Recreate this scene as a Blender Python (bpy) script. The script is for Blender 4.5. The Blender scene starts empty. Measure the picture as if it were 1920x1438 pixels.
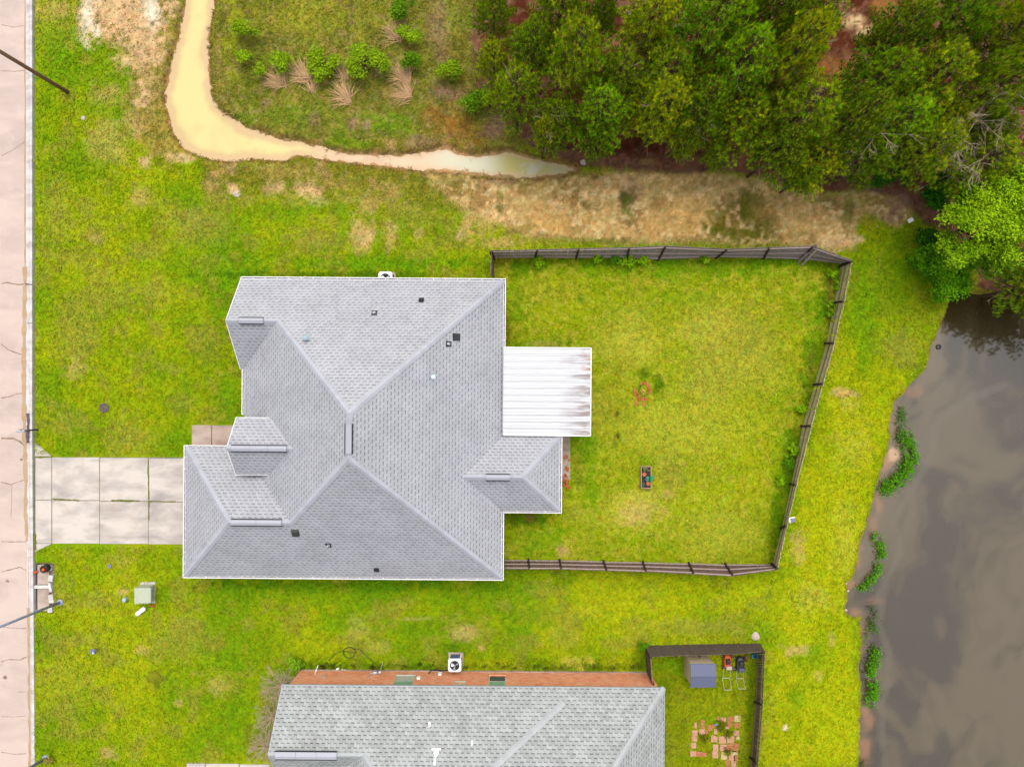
import bpy, math, random
import numpy as np
from mathutils import Vector, Matrix

random.seed(7)
R = math.radians
sc = bpy.context.scene
col = sc.collection

# ------------------------------------------------------------------ camera, world, sun, exposure
H = 43.0                       # height of the drone above the lawn, metres
PXM = 30.0                     # photo pixels per metre at lawn level (photo is 1920 x 1438)
cam_d = bpy.data.cameras.new("camera")
cam = bpy.data.objects.new("camera", cam_d)
col.objects.link(cam)
cam.location = (0, 0, H)
cam_d.sensor_width = 36.0
cam_d.lens = 36.0 * H / (1920 / PXM)
cam_d.clip_end = 3000
sc.camera = cam

SUN_EL = 68
w = bpy.data.worlds.new("World")
sc.world = w
w.use_nodes = True
wn = w.node_tree
wn.nodes.clear()
sky = wn.nodes.new("ShaderNodeTexSky")
sky.sky_type = 'NISHITA'
sky.sun_disc = False
sky.sun_elevation = R(SUN_EL)
sky.sun_rotation = R(8)
sky.air_density = 1.0
sky.dust_density = 4.0
sky.ozone_density = 1.0
hs = wn.nodes.new("ShaderNodeHueSaturation")      # thin overcast: the sky loses most of its blue
hs.inputs['Saturation'].default_value = 0.30
bg = wn.nodes.new("ShaderNodeBackground")
bg.inputs['Strength'].default_value = 0.15
wo = wn.nodes.new("ShaderNodeOutputWorld")
wn.links.new(sky.outputs[0], hs.inputs['Color'])
wn.links.new(hs.outputs[0], bg.inputs['Color'])
wn.links.new(bg.outputs[0], wo.inputs['Surface'])

sun_d = bpy.data.lights.new("sun", 'SUN')
sun_d.energy = 0.5
sun_d.angle = R(35)
sun_d.color = (1.0, 0.96, 0.90)
sun = bpy.data.objects.new("sun", sun_d)
col.objects.link(sun)
sun.rotation_euler = (R(-(90 - SUN_EL)), 0, R(-8))
sun.location = (0, 0, 60)

sc.view_settings.view_transform = 'Standard'
sc.view_settings.look = 'None'
sc.view_settings.exposure = 1.10
sc.view_settings.gamma = 1.0

# ------------------------------------------------------------------ helpers
K = 0.50                       # real albedo of a surface that the photo shows as display value 1.0


def lin(v):
    v = v / 255.0
    return v / 12.92 if v <= 0.04045 else ((v + 0.055) / 1.055) ** 2.4


def D(r, g, b, k=1.0):
    return (lin(r) * K * k, lin(g) * K * k, lin(b) * K * k, 1.0)


def Dn(r, g, b, k=1.0):
    return np.array(D(r, g, b, k)[:3])


def W(px, py, z=0.0):
    """photo pixel -> the point at height z that is seen there"""
    k = (H - z) / H / PXM
    return ((px - 960) * k, (719 - py) * k, z)


def WX(px, z=0.0):
    return W(px, 0, z)[0]


def WY(py, z=0.0):
    return W(0, py, z)[1]


class MB:
    def __init__(s):
        s.v = []
        s.f = []
        s.m = []

    def add(s, vs, fs, mi=0):
        n = len(s.v)
        s.v += [tuple(p) for p in vs]
        s.f += [tuple(i + n for i in f) for f in fs]
        s.m += [mi] * len(fs)
        return s

    def box(s, c, d, rz=0.0, mi=0, rx=0.0, ry=0.0, top=1.0):
        """box centred in x and y on c, centred in z; top scales the upper face"""
        M = Matrix.Rotation(rz, 3, 'Z') @ Matrix.Rotation(ry, 3, 'Y') @ Matrix.Rotation(rx, 3, 'X')
        vs = []
        for dz in (-.5, .5):
            t = top if dz > 0 else 1.0
            for dx, dy in ((-.5, -.5), (.5, -.5), (.5, .5), (-.5, .5)):
                p = M @ Vector((dx * d[0] * t, dy * d[1] * t, dz * d[2]))
                vs.append((c[0] + p.x, c[1] + p.y, c[2] + p.z))
        return s.add(vs, [(3, 2, 1, 0), (4, 5, 6, 7), (0, 1, 5, 4), (1, 2, 6, 5), (2, 3, 7, 6), (3, 0, 4, 7)], mi)

    def b2(s, x0, x1, y0, y1, z0, z1, mi=0):
        return s.box(((x0 + x1) / 2, (y0 + y1) / 2, (z0 + z1) / 2), (abs(x1 - x0), abs(y1 - y0), abs(z1 - z0)), mi=mi)

    def prism(s, poly, z0, z1, mi=0, caps=True):
        a = sum(poly[i][0] * poly[(i + 1) % len(poly)][1] - poly[(i + 1) % len(poly)][0] * poly[i][1] for i in range(len(poly)))
        if a < 0:
            poly = poly[::-1]
        n = len(poly)
        vs = [(p[0], p[1], z0) for p in poly] + [(p[0], p[1], z1) for p in poly]
        fs = [(i, (i + 1) % n, n + (i + 1) % n, n + i) for i in range(n)]
        if caps:
            fs += [tuple(range(n))[::-1], tuple(range(n, 2 * n))]
        return s.add(vs, fs, mi)

    def tube(s, pts, rad, n=8, mi=0, cap=True):
        if not hasattr(rad, '__len__'):
            rad = [rad] * len(pts)
        P = [Vector(p) for p in pts]
        vs = []
        for i, p in enumerate(P):
            d = (P[min(i + 1, len(P) - 1)] - P[max(i - 1, 0)])
            d.normalize()
            a = d.cross(Vector((0.13, 0.31, 1))) if abs(d.z) < .9 else d.cross(Vector((1, .2, 0)))
            a.normalize()
            b = d.cross(a)
            for j in range(n):
                t = 2 * math.pi * j / n
                vs.append(p + (a * math.cos(t) + b * math.sin(t)) * rad[i])
        fs = []
        for i in range(len(P) - 1):
            for j in range(n):
                fs.append((i * n + j, i * n + (j + 1) % n, (i + 1) * n + (j + 1) % n, (i + 1) * n + j))
        if cap:
            fs += [tuple(range(n))[::-1], tuple(range((len(P) - 1) * n, len(P) * n))]
        return s.add(vs, fs, mi)

    def lathe(s, prof, c, n=20, mi=0):
        vs, fs = [], []
        for r, z in prof:
            for j in range(n):
                t = 2 * math.pi * j / n
                vs.append((c[0] + r * math.cos(t), c[1] + r * math.sin(t), c[2] + z))
        for i in range(len(prof) - 1):
            for j in range(n):
                fs.append((i * n + j, i * n + (j + 1) % n, (i + 1) * n + (j + 1) % n, (i + 1) * n + j))
        fs += [tuple(range(n))[::-1], tuple(range((len(prof) - 1) * n, len(prof) * n))]
        return s.add(vs, fs, mi)

    def bar(s, a, b, wd, th, up=(0, 0, 1), mi=0):
        """rectangular bar from a to b, wd across, th along up"""
        a, b, up = Vector(a), Vector(b), Vector(up)
        d = (b - a).normalized()
        sd = d.cross(up).normalized() * wd / 2
        u = sd.cross(d).normalized() * th / 2
        vs = [a - sd - u, a + sd - u, a + sd + u, a - sd + u, b - sd - u, b + sd - u, b + sd + u, b - sd + u]
        return s.add(vs, [(3, 2, 1, 0), (4, 5, 6, 7), (0, 1, 5, 4), (1, 2, 6, 5), (2, 3, 7, 6), (3, 0, 4, 7)], mi)

    def build(s, name, mats, parent=None, loc=None, smooth=False, bevel=0.0):
        if not isinstance(mats, (list, tuple)):
            mats = [mats]
        if parent is not None:
            o0 = ORG[parent.name]
        else:
            o0 = Vector(loc) if loc is not None else Vector(base_of(s.v))
        me = bpy.data.meshes.new(name)
        me.from_pydata([(p[0] - o0[0], p[1] - o0[1], p[2] - o0[2]) for p in s.v], [], s.f)
        for m_ in mats:
            me.materials.append(m_)
        me.polygons.foreach_set('material_index', s.m)
        if smooth:
            me.polygons.foreach_set('use_smooth', [True] * len(s.f))
        uv = me.uv_layers.new(name='UVMap')
        dat = np.zeros(len(me.loops) * 2)
        Z = Vector((0, 0, 1))
        for p in me.polygons:
            n = p.normal
            if abs(n.z) > .97:
                t, b = Vector((1, 0, 0)), Vector((0, 1, 0))
            else:
                t = Z.cross(n).normalized()
                b = n.cross(t)
            for li in p.loop_indices:
                c = me.vertices[me.loops[li].vertex_index].co
                dat[2 * li] = c.dot(t)
                dat[2 * li + 1] = c.dot(b)
        uv.data.foreach_set('uv', dat)
        me.update()
        o = bpy.data.objects.new(name, me)
        col.objects.link(o)
        if parent is not None:
            o.parent = parent
        else:
            o.location = o0
        ORG[o.name] = o0
        if bevel:
            bv = o.modifiers.new('bevel', 'BEVEL')
            bv.width = bevel
            bv.segments = 2
            bv.limit_method = 'ANGLE'
        return o


ORG = {}


def base_of(v):
    a = np.array(v)
    return ((a[:, 0].min() + a[:, 0].max()) / 2, (a[:, 1].min() + a[:, 1].max()) / 2, a[:, 2].min())


def tag(o, label=None, cat=None, group=None, kind=None):
    if label:
        o['label'] = label
    if cat:
        o['category'] = cat
    if group:
        o['group'] = group
    if kind:
        o['kind'] = kind
    return o


def E(name, label, cat, loc, group=None, rz=0.0):
    o = bpy.data.objects.new(name, None)
    o.empty_display_size = 0.3
    col.objects.link(o)
    o.location = loc
    o.rotation_euler = (0, 0, rz)
    ORG[o.name] = Vector(loc)
    return tag(o, label, cat, group)


def np_mesh(name, V, F, C, mat, parent=None, loc=(0, 0, 0), smooth=False):
    """mesh from numpy arrays: V (n,3), F (m,3 or 4), C (n,3) linear colour per vertex"""
    me = bpy.data.meshes.new(name)
    n, m, k = len(V), len(F), F.shape[1]
    me.vertices.add(n)
    me.vertices.foreach_set('co', np.ascontiguousarray(V, dtype=np.float32).ravel())
    me.loops.add(m * k)
    me.loops.foreach_set('vertex_index', np.ascontiguousarray(F, dtype=np.int32).ravel())
    me.polygons.add(m)
    me.polygons.foreach_set('loop_start', np.arange(0, m * k, k, dtype=np.int32))
    if smooth:
        me.polygons.foreach_set('use_smooth', np.ones(m, dtype=bool))
    me.update(calc_edges=True)
    if C is not None:
        at = me.color_attributes.new('Col', 'FLOAT_COLOR', 'POINT')
        CC = np.ones((n, 4), dtype=np.float32)
        CC[:, :3] = C
        at.data.foreach_set('color', CC.ravel())
    me.materials.append(mat)
    o = bpy.data.objects.new(name, me)
    col.objects.link(o)
    if parent is not None:
        o.parent = parent
        ORG[o.name] = ORG[parent.name]
    else:
        o.location = loc
        ORG[o.name] = Vector(loc)
    return o


def copy_tree(o, loc, rz, scl, label):
    c = o.copy()
    col.objects.link(c)
    c.location = loc
    c.rotation_euler = (0, 0, rz)
    c.scale = scl
    c['label'] = label
    for ch in o.children:
        d = ch.copy()
        col.objects.link(d)
        d.parent = c
    return c


# ------------------------------------------------------------------ noise in numpy
def _hash(ix, iy, seed):
    h = (ix.astype(np.int64) * 374761393 + iy.astype(np.int64) * 668265263 + seed * 1442695041) & 0xFFFFFFFF
    h = ((h ^ (h >> 13)) * 1274126177) & 0xFFFFFFFF
    h = h ^ (h >> 16)
    return (h & 0xFFFFFF) / float(0xFFFFFF)


def vnoise(x, y, s, seed):
    x = x / s + 1000.3
    y = y / s + 1000.7
    ix, iy = np.floor(x), np.floor(y)
    fx, fy = x - ix, y - iy
    fx, fy = fx * fx * (3 - 2 * fx), fy * fy * (3 - 2 * fy)
    a, b = _hash(ix, iy, seed), _hash(ix + 1, iy, seed)
    c, d = _hash(ix, iy + 1, seed), _hash(ix + 1, iy + 1, seed)
    return (a * (1 - fx) + b * fx) * (1 - fy) + (c * (1 - fx) + d * fx) * fy


def fbm(x, y, s, seed, oc=4):
    t, a, tot = 0, 1.0, 0
    c_, s_ = math.cos(.6), math.sin(.6)
    for i in range(oc):
        t = t + a * vnoise(x, y, s, seed + i * 17)
        tot += a
        a *= .55
        s *= .5
        x, y = x * c_ - y * s_, x * s_ + y * c_
    return t / tot


def sstep(a, b, x):
    t = np.clip((x - a) / (b - a), 0, 1)
    return t * t * (3 - 2 * t)


def sdf(poly, x, y):
    """signed distance to a polygon, negative inside (same unit as the input)"""
    d = np.full(x.shape, 1e18)
    ins = np.zeros(x.shape, dtype=bool)
    n = len(poly)
    for i in range(n):
        ax, ay = poly[i]
        bx, by = poly[(i + 1) % n]
        ex, ey = bx - ax, by - ay
        wx, wy = x - ax, y - ay
        t = np.clip((wx * ex + wy * ey) / (ex * ex + ey * ey + 1e-9), 0, 1)
        d = np.minimum(d, (wx - ex * t) ** 2 + (wy - ey * t) ** 2)
        c = ((ay > y) != (by > y)) & (x < (bx - ax) * (y - ay) / (by - ay + 1e-12) + ax)
        ins ^= c
    d = np.sqrt(d)
    return np.where(ins, -d, d)


# ------------------------------------------------------------------ materials
class NT:
    def __init__(s, name):
        s.m = bpy.data.materials.new(name)
        s.m.use_nodes = True
        s.t = s.m.node_tree
        s.b = s.t.nodes['Principled BSDF']

    def n(s, kind, **kw):
        o = s.t.nodes.new(kind)
        for k_, v in kw.items():
            setattr(o, k_, v)
        return o

    def put(s, sock, v):
        if isinstance(v, bpy.types.NodeSocket):
            s.t.links.new(v, sock)
        elif v is not None:
            sock.default_value = v

    def math(s, op, a, b=None, clamp=False):
        o = s.n('ShaderNodeMath', operation=op, use_clamp=clamp)
        s.put(o.inputs[0], a)
        s.put(o.inputs[1], b)
        return o.outputs[0]

    def noise(s, scale, detail=4, vec=None, rough=.55, dist=0.0):
        o = s.n('ShaderNodeTexNoise')
        o.inputs['Scale'].default_value = scale
        o.inputs['Detail'].default_value = detail
        o.inputs['Roughness'].default_value = rough
        o.inputs['Distortion'].default_value = dist
        s.put(o.inputs['Vector'], vec)
        return o.outputs['Fac']

    def mix(s, f, a, b, mode='MIX'):
        o = s.n('ShaderNodeMix', data_type='RGBA', blend_type=mode)
        s.put(o.inputs[0], f)
        s.put(o.inputs[6], a)
        s.put(o.inputs[7], b)
        return o.outputs[2]

    def ramp(s, f, lo, hi):
        o = s.n('ShaderNodeMapRange')
        s.put(o.inputs[0], f)
        o.inputs[1].default_value = lo
        o.inputs[2].default_value = hi
        return o.outputs[0]

    def coord(s, k_='Object'):
        return s.n('ShaderNodeTexCoord').outputs[k_]

    def bump(s, h, strength=.3, dist=.02):
        o = s.n('ShaderNodeBump')
        o.inputs['Strength'].default_value = strength
        o.inputs['Distance'].default_value = dist
        s.put(o.inputs['Height'], h)
        s.put(s.b.inputs['Normal'], o.outputs[0])

    def stretch(s, vec, x, y, z):
        o = s.n('ShaderNodeMapping')
        s.put(o.inputs['Vector'], vec)
        o.inputs['Scale'].default_value = (x, y, z)
        return o.outputs[0]

    def out(s, c, rough=.8, spec=.3, metal=0.0):
        s.put(s.b.inputs['Base Color'], c)
        s.put(s.b.inputs['Roughness'], rough)
        s.put(s.b.inputs['Specular IOR Level'], spec)
        s.put(s.b.inputs['Metallic'], metal)
        return s.m


def plain(name, c, rough=.6, var=.12, scale=6, spec=.35, metal=0.0, c2=None):
    t = NT(name)
    f = t.ramp(t.noise(scale, 5, t.coord()), .3, .7)
    c2 = c2 or tuple(min(1, x * (1 - var * 2)) for x in c[:3]) + (1,)
    return t.out(t.mix(f, c2, c), rough, spec, metal)


def shingle_mat(name, base, dark, var, patch, seed=0.0):
    """three-tab asphalt shingles laid on the UV map (metres along the eave, metres up the slope)"""
    t = NT(name)
    uv = t.n('ShaderNodeUVMap').outputs[0]
    sp = t.n('ShaderNodeSeparateXYZ')
    t.put(sp.inputs[0], uv)
    u, v = sp.outputs[0], sp.outputs[1]
    row = t.math('DIVIDE', v, .212)
    ri = t.math('FLOOR', row)
    rf = t.math('FRACT', row)
    wn_ = t.n('ShaderNodeTexWhiteNoise', noise_dimensions='1D')
    t.put(wn_.inputs['W'], ri)
    off = t.math('ADD', t.math('MULTIPLY', ri, .5), t.math('MULTIPLY', wn_.outputs[0], .22))
    cu = t.math('ADD', t.math('DIVIDE', u, .325), off)
    cf = t.math('FRACT', cu)
    ci = t.math('FLOOR', cu)
    dash = t.math('MULTIPLY', t.math('LESS_THAN', rf, .27), t.math('LESS_THAN', cf, .60))  # dark dashes: tab cutouts plus painted shadow along each row's lower edge
    cmb = t.n('ShaderNodeCombineXYZ')
    t.put(cmb.inputs[0], ci)
    t.put(cmb.inputs[1], ri)
    w2 = t.n('ShaderNodeTexWhiteNoise', noise_dimensions='2D')
    t.put(w2.inputs['Vector'], cmb.outputs[0])
    blotch = t.ramp(t.noise(.7, 4, t.coord()), .35, .65)
    tone = t.math('ADD', t.math('MULTIPLY', w2.outputs[0], var), t.math('MULTIPLY', blotch, patch))
    tone = t.math('ADD', tone, t.math('MULTIPLY', t.noise(60, 2, uv), .22))
    c = t.mix(tone, base, tuple(x * .62 for x in base[:3]) + (1,))
    # the slit between two tabs
    slit = t.math('MULTIPLY', t.math('GREATER_THAN', cf, .955), .5)
    dd = t.math('ADD', t.math('MULTIPLY', dash, t.math('ADD', t.math('MULTIPLY', w2.outputs[0], .35), .62)), slit, True)
    c = t.mix(dd, c, dark)
    hgt = t.math('ADD', rf, t.math('MULTIPLY', t.noise(90, 2, uv), .3))
    t.bump(hgt, .25, .012)
    return t.out(c, .92, .15)


M = {}
M['shingle'] = shingle_mat('grey_shingles', D(216, 217, 221), D(136, 132, 143), .26, .26)
M['shingle_blend'] = shingle_mat('blended_grey_shingles', D(214, 217, 213), D(112, 108, 114), .55, .25)


def cap_mat(name, c):
    t = NT(name)
    g = t.n('ShaderNodeNewGeometry').outputs['Random Per Island']
    tone = t.math('ADD', t.math('MULTIPLY', g, .22), t.math('MULTIPLY', t.noise(25, 4, t.coord()), .3))
    return t.out(t.mix(tone, c, tuple(x * .55 for x in c[:3]) + (1,)), .92, .15)


M['cap'] = cap_mat('ridge_cap_shingles', D(216, 217, 226))
M['cap_blend'] = cap_mat('blended_ridge_cap', D(214, 217, 217))
M['white_metal'] = plain('white_painted_metal', (.78, .77, .76, 1), .45, .04)
M['gutter_dirt'] = plain('gutter_sediment', D(186, 178, 190), .9, .3, 9)
M['dark_gap'] = plain('vent_gap', (.02, .02, .022, 1), .9, .1)
M['black_rubber'] = plain('black_rubber', (.022, .021, .023, 1), .6, .2, 14)
M['black_metal'] = plain('black_metal', (.03, .03, .032, 1), .4, .2, 20)
M['grey_metal'] = plain('galvanised_metal', (.42, .44, .47, 1), .4, .15, 10, metal=.3)
M['blue_steel'] = plain('blue_grey_steel', D(160, 168, 196, 1.5), .45, .2, 3)
M['cream'] = plain('cream_plastic', D(226, 206, 168, 1.35), .55, .06)
M['slate_plastic'] = None
M['glass'] = plain('window_glass', D(140, 186, 154, 1.4), .3, .15, 1.5, .8)
M['glass_dark'] = plain('dark_window_screen', D(96, 104, 104), .3, .1)
M['window_white'] = plain('window_frame_white', D(222, 226, 205), .5, .06)
M['stucco'] = plain('fibre_cement_siding', D(200, 195, 182), .85, .06)
M['terracotta'] = plain('terracotta', D(232, 132, 74), .8, .16, 18)
M['red_brick'] = plain('red_brick', D(240, 120, 62), .9, .25, 20)
M['pale_wood'] = plain('pale_wood', D(228, 190, 145), .8, .14, 12)
M['soil'] = plain('dark_soil', D(95, 72, 78), .95, .35, 15)
M['orange_paint'] = plain('orange_plastic', D(240, 92, 22), .4, .08)
M['slate'] = plain('slate_plastic', D(108, 112, 140), .5, .08)
M['teal'] = plain('teal_plastic', D(40, 165, 185), .4, .1)
M['lid_purple'] = plain('weathered_iron_lid', D(122, 98, 108), .7, .25, 14)
M['lid_blue'] = plain('blue_grey_plastic_lid', D(150, 152, 190), .5, .12, 20)
M['pale_blue'] = plain('pale_blue_plastic', D(196, 222, 232), .45, .06)
M['transformer'] = plain('pale_green_enamel', D(214, 220, 190), .45, .05, 3)
M['silver'] = plain('silver_tube', (.42, .42, .40, 1), .4, .08, metal=.4)
M['wood_pole'] = None


def wood_mat(name, c, c2, sc_=(2, 2, 2), moss=None):
    t = NT(name)
    uv = t.coord()
    g = t.n('ShaderNodeNewGeometry').outputs['Random Per Island']
    f = t.ramp(t.noise(7, 6, t.stretch(uv, *sc_), .65), .3, .7)
    c_ = t.mix(f, c2, c)
    c_ = t.mix(t.math('MULTIPLY', g, .55), c_, tuple(x * .45 for x in c[:3]) + (1,))
    if moss:
        mf = t.ramp(t.noise(.8, 4, uv), .45, .62)
        c_ = t.mix(t.math('MULTIPLY', mf, .8), c_, moss)
    return t.out(c_, .9, .15)


M['fence_dark'] = wood_mat('weathered_dark_fence_wood', D(176, 144, 134), D(104, 78, 74), (1, 1, 6))
M['fence_grey'] = wood_mat('weathered_grey_fence_wood', D(204, 186, 186), D(132, 112, 112), (1, 1, 6))
M['fence_moss'] = wood_mat('mossy_fence_wood', D(250, 236, 192, 1.55), D(196, 176, 130, 1.35), (1, 1, 6), D(220, 220, 130, 1.2))
M['fence_black'] = wood_mat('near_black_fence_wood', D(164, 142, 130), D(74, 60, 54), (1, 1, 6))
M['rail'] = wood_mat('pale_weathered_rail', D(236, 214, 200), D(176, 150, 138), (3, 3, 3))
M['rail_moss'] = wood_mat('weathered_rail_brown', D(196, 172, 132), D(130, 108, 80), (3, 3, 3))
M['post'] = wood_mat('dark_fence_post', D(108, 84, 74), D(60, 44, 40), (2, 2, 2))
M['wood_pole'] = wood_mat('treated_pole_wood', D(190, 150, 122), D(140, 106, 88), (4, 4, .6))
M['bark'] = wood_mat('pine_bark', D(128, 98, 76), D(74, 54, 42), (3, 3, 1))
M['grey_bark'] = wood_mat('bare_grey_branches', D(240, 216, 184, 1.2), D(196, 168, 140), (3, 3, 1))


def brick_mat(name, c1, c2, mortar):
    t = NT(name)
    uv = t.n('ShaderNodeUVMap').outputs[0]
    b = t.n('ShaderNodeTexBrick')
    t.put(b.inputs['Vector'], uv)
    b.inputs['Color1'].default_value = c1
    b.inputs['Color2'].default_value = c2
    b.inputs['Mortar'].default_value = mortar
    b.inputs['Scale'].default_value = 1.0
    b.inputs['Mortar Size'].default_value = .008
    b.inputs['Brick Width'].default_value = .21
    b.inputs['Row Height'].default_value = .075
    b.inputs['Bias'].default_value = -.1
    f = t.ramp(t.noise(1.3, 5, uv), .35, .65)
    sk = t.ramp(t.noise(4, 4, t.stretch(uv, .5, 5, 1), .7), .42, .62)
    c = t.mix(t.math('MULTIPLY', f, .3), b.outputs[0], mortar)
    c = t.mix(t.math('MULTIPLY', sk, .55), c, tuple(x * .55 for x in c2[:3]) + (1,))
    t.bump(b.outputs['Fac'], .4, -.01)
    return t.out(c, .9, .15)


M['brick'] = brick_mat('orange_brick', D(255, 158, 104, 1.55), D(232, 116, 66, 1.4), D(250, 214, 180, 1.5))
M['brick_tan'] = brick_mat('tan_brick', D(196, 150, 122), D(168, 118, 96), D(210, 190, 170))


def concrete_mat(name, c, dark, stain, s1=.5):
    t = NT(name)
    uv = t.coord()
    c_ = t.mix(t.ramp(t.noise(s1, 6, t.stretch(uv, .6, 1.5, 1), .6, .4), .42, .68), c, dark)
    c_ = t.mix(t.math('MULTIPLY', t.ramp(t.noise(1.1, 5, uv, .7), .52, .75), .6), c_, stain)
    c_ = t.mix(t.math('MULTIPLY', t.noise(30, 3, uv), .25), c_, dark)
    t.bump(t.noise(40, 4, uv), .2, .01)
    return t.out(c_, .88, .2)


M['concrete'] = concrete_mat('driveway_concrete', D(246, 232, 218), D(190, 180, 172), D(212, 190, 166), .7)
M['concrete_pink'] = concrete_mat('street_concrete', D(240, 216, 200), D(212, 190, 178), D(248, 228, 212), .35)
M['concrete_walk'] = concrete_mat('walk_concrete', D(226, 204, 186), D(178, 152, 138), D(196, 164, 146), .8)
M['concrete_white'] = concrete_mat('kerb_concrete', D(250, 246, 240), D(206, 194, 192), D(236, 212, 190), 1.2)
M['crack'] = plain('crack_dirt', D(190, 158, 132), .95, .25, 5)
M['sediment'] = concrete_mat('gutter_sand', D(216, 184, 146), D(198, 160, 120), D(212, 190, 156), 1.0)
M['stone'] = plain('pale_stone', D(238, 214, 196), .9, .12, 12)


def col_mat(name, rough=.9, spec=.1, fine=0.0, bump=0.0, trans=0.0):
    """surface whose own colour is the mesh's colour attribute"""
    t = NT(name)
    a = t.n('ShaderNodeAttribute', attribute_name='Col').outputs['Color']
    c = a
    if fine:
        f = t.noise(9, 6, t.coord(), .75)
        f2 = t.math('ADD', t.math('MULTIPLY', t.ramp(f, .32, .68), fine), 1 - fine * .5)
        mm = t.n('ShaderNodeVectorMath', operation='SCALE')
        t.put(mm.inputs[0], a)
        t.put(mm.inputs['Scale'], f2)
        c = mm.outputs[0]
        if bump:
            t.bump(f, bump, .05)
    return t.out(c, rough, spec)


M['ground'] = col_mat('grass_and_dirt', .95, .05, .42, .5)
M['grass'] = col_mat('grass_blades', .9, .04)
M['leaf'] = col_mat('leaves', .8, .08)
M['needle'] = col_mat('pine_needles', .85, .06)
M['straw'] = col_mat('dry_straw', .85, .1)

# ------------------------------------------------------------------ the land: shapes traced from the photo, in photo pixels at lawn level
POND = [(1789, 546), (1784, 572), (1772, 600), (1757, 634), (1749, 655), (1741, 690), (1724, 710), (1708, 724), (1692, 742), (1680, 756),
        (1674, 780), (1671, 800), (1673, 822), (1668, 842), (1660, 866), (1654, 892), (1648, 912), (1641, 936), (1634, 962), (1628, 990),
        (1619, 1006), (1614, 1030), (1611, 1056), (1603, 1082), (1592, 1094), (1591, 1110), (1593, 1128), (1586, 1144), (1591, 1153),
        (1616, 1161), (1618, 1180), (1619, 1215), (1614, 1255), (1618, 1290), (1617, 1330), (1616, 1370), (1613, 1438), (1610, 1700),
        (1640, 2100), (3600, 2100), (3600, 660), (2200, 600), (2040, 585), (1960, 572), (1900, 562), (1850, 552), (1815, 547)]
CREEK = [(350, -400), (350, 0), (345, 30), (338, 60), (334, 90), (323, 112), (318, 140), (313, 165), (311, 182), (316, 205), (321, 228), (331, 251),
         (346, 271), (371, 285), (400, 292), (430, 295), (460, 290), (500, 293), (530, 295), (558, 286), (600, 292), (640, 300), (690, 304),
         (740, 311), (790, 315), (840, 318), (900, 325), (950, 328), (1000, 329), (1040, 326), (1078, 317), (1062, 312), (1030, 305),
         (1000, 298), (960, 286), (930, 287), (890, 293), (862, 289), (835, 276), (800, 285), (770, 291), (700, 291), (650, 289), (610, 281),
         (562, 268), (520, 263), (490, 250), (460, 243), (430, 225), (406, 205), (392, 182), (388, 150), (385, 120), (383, 95), (386, 60),
         (391, 30), (396, 0), (396, -400)]
FIELD = [(330, -500), (388, 0), (384, 100), (392, 185), (432, 228), (492, 252), (562, 270), (650, 290), (770, 292), (835, 278), (862, 290),
         (960, 285), (1000, 270), (980, 200), (900, 160), (880, 60), (890, -500)]
WOODS = [(880, -900), (880, 60), (890, 150), (905, 195), (940, 225), (975, 262), (1010, 285), (1060, 305), (1110, 316), (1180, 322), (1260, 326),
         (1340, 322), (1430, 330), (1480, 350), (1560, 362), (1610, 356), (1680, 372), (1735, 420), (1780, 440), (1830, 480), (1830, 540),
         (1960, 575), (2200, 605), (3400, 665), (3400, -900)]
STRIP = [(795, 322), (900, 333), (1060, 330), (1180, 322), (1340, 325), (1480, 352), (1560, 365), (1640, 352), (1700, 385), (1712, 402), (1680, 425),
         (1625, 400), (1600, 425), (1598, 462), (1560, 470), (1480, 458), (1300, 456), (1130, 452), (1000, 448), (930, 420), (880, 400), (840, 370)]
TOPDIRT = [(140, -300), (150, 60), (215, 85), (250, 110), (255, 150), (235, 185), (250, 225), (262, 262), (290, 292), (330, 300), (350, 288), (324, 245),
           (312, 190), (324, 110), (342, 40), (350, -300)]
YARD = [(926, 485), (1240, 482), (1500, 484), (1576, 492), (1546, 660), (1500, 835), (1450, 1060), (1200, 1053), (946, 1050)]
BANK = [(1600, 480), (1700, 440), (1790, 540), (1700, 730), (1650, 920), (1600, 1090), (1615, 1440), (1440, 1440), (1440, 1220), (1455, 1080), (1530, 790)]
YARD2 = [(1220, 1230), (1420, 1222), (1408, 1440), (1250, 1440)]


BUILT = [(-32.4, -29.9, -25, 25), (-30.0, -20.3, -10.2, -4.5), (-15.3, -.9, -10.9, 5.7), (-18.8, -15, -10.9, -4.1), (-20.1, -15, -4.2, -2.5),
         (-.9, 2.6, -7.0, -3.2), (-.9, 3.2, -7, 2.0), (-13.2, 8.5, -25, -17.95), (-11.9, 8.5, -33, -17.95), (10.7, 12.3, -18.3, -16.6), (-20.4, -15.0, -29.1, -23.65)]


def px_of(x, y):
    return 960 + x * PXM, 719 - y * PXM


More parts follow.
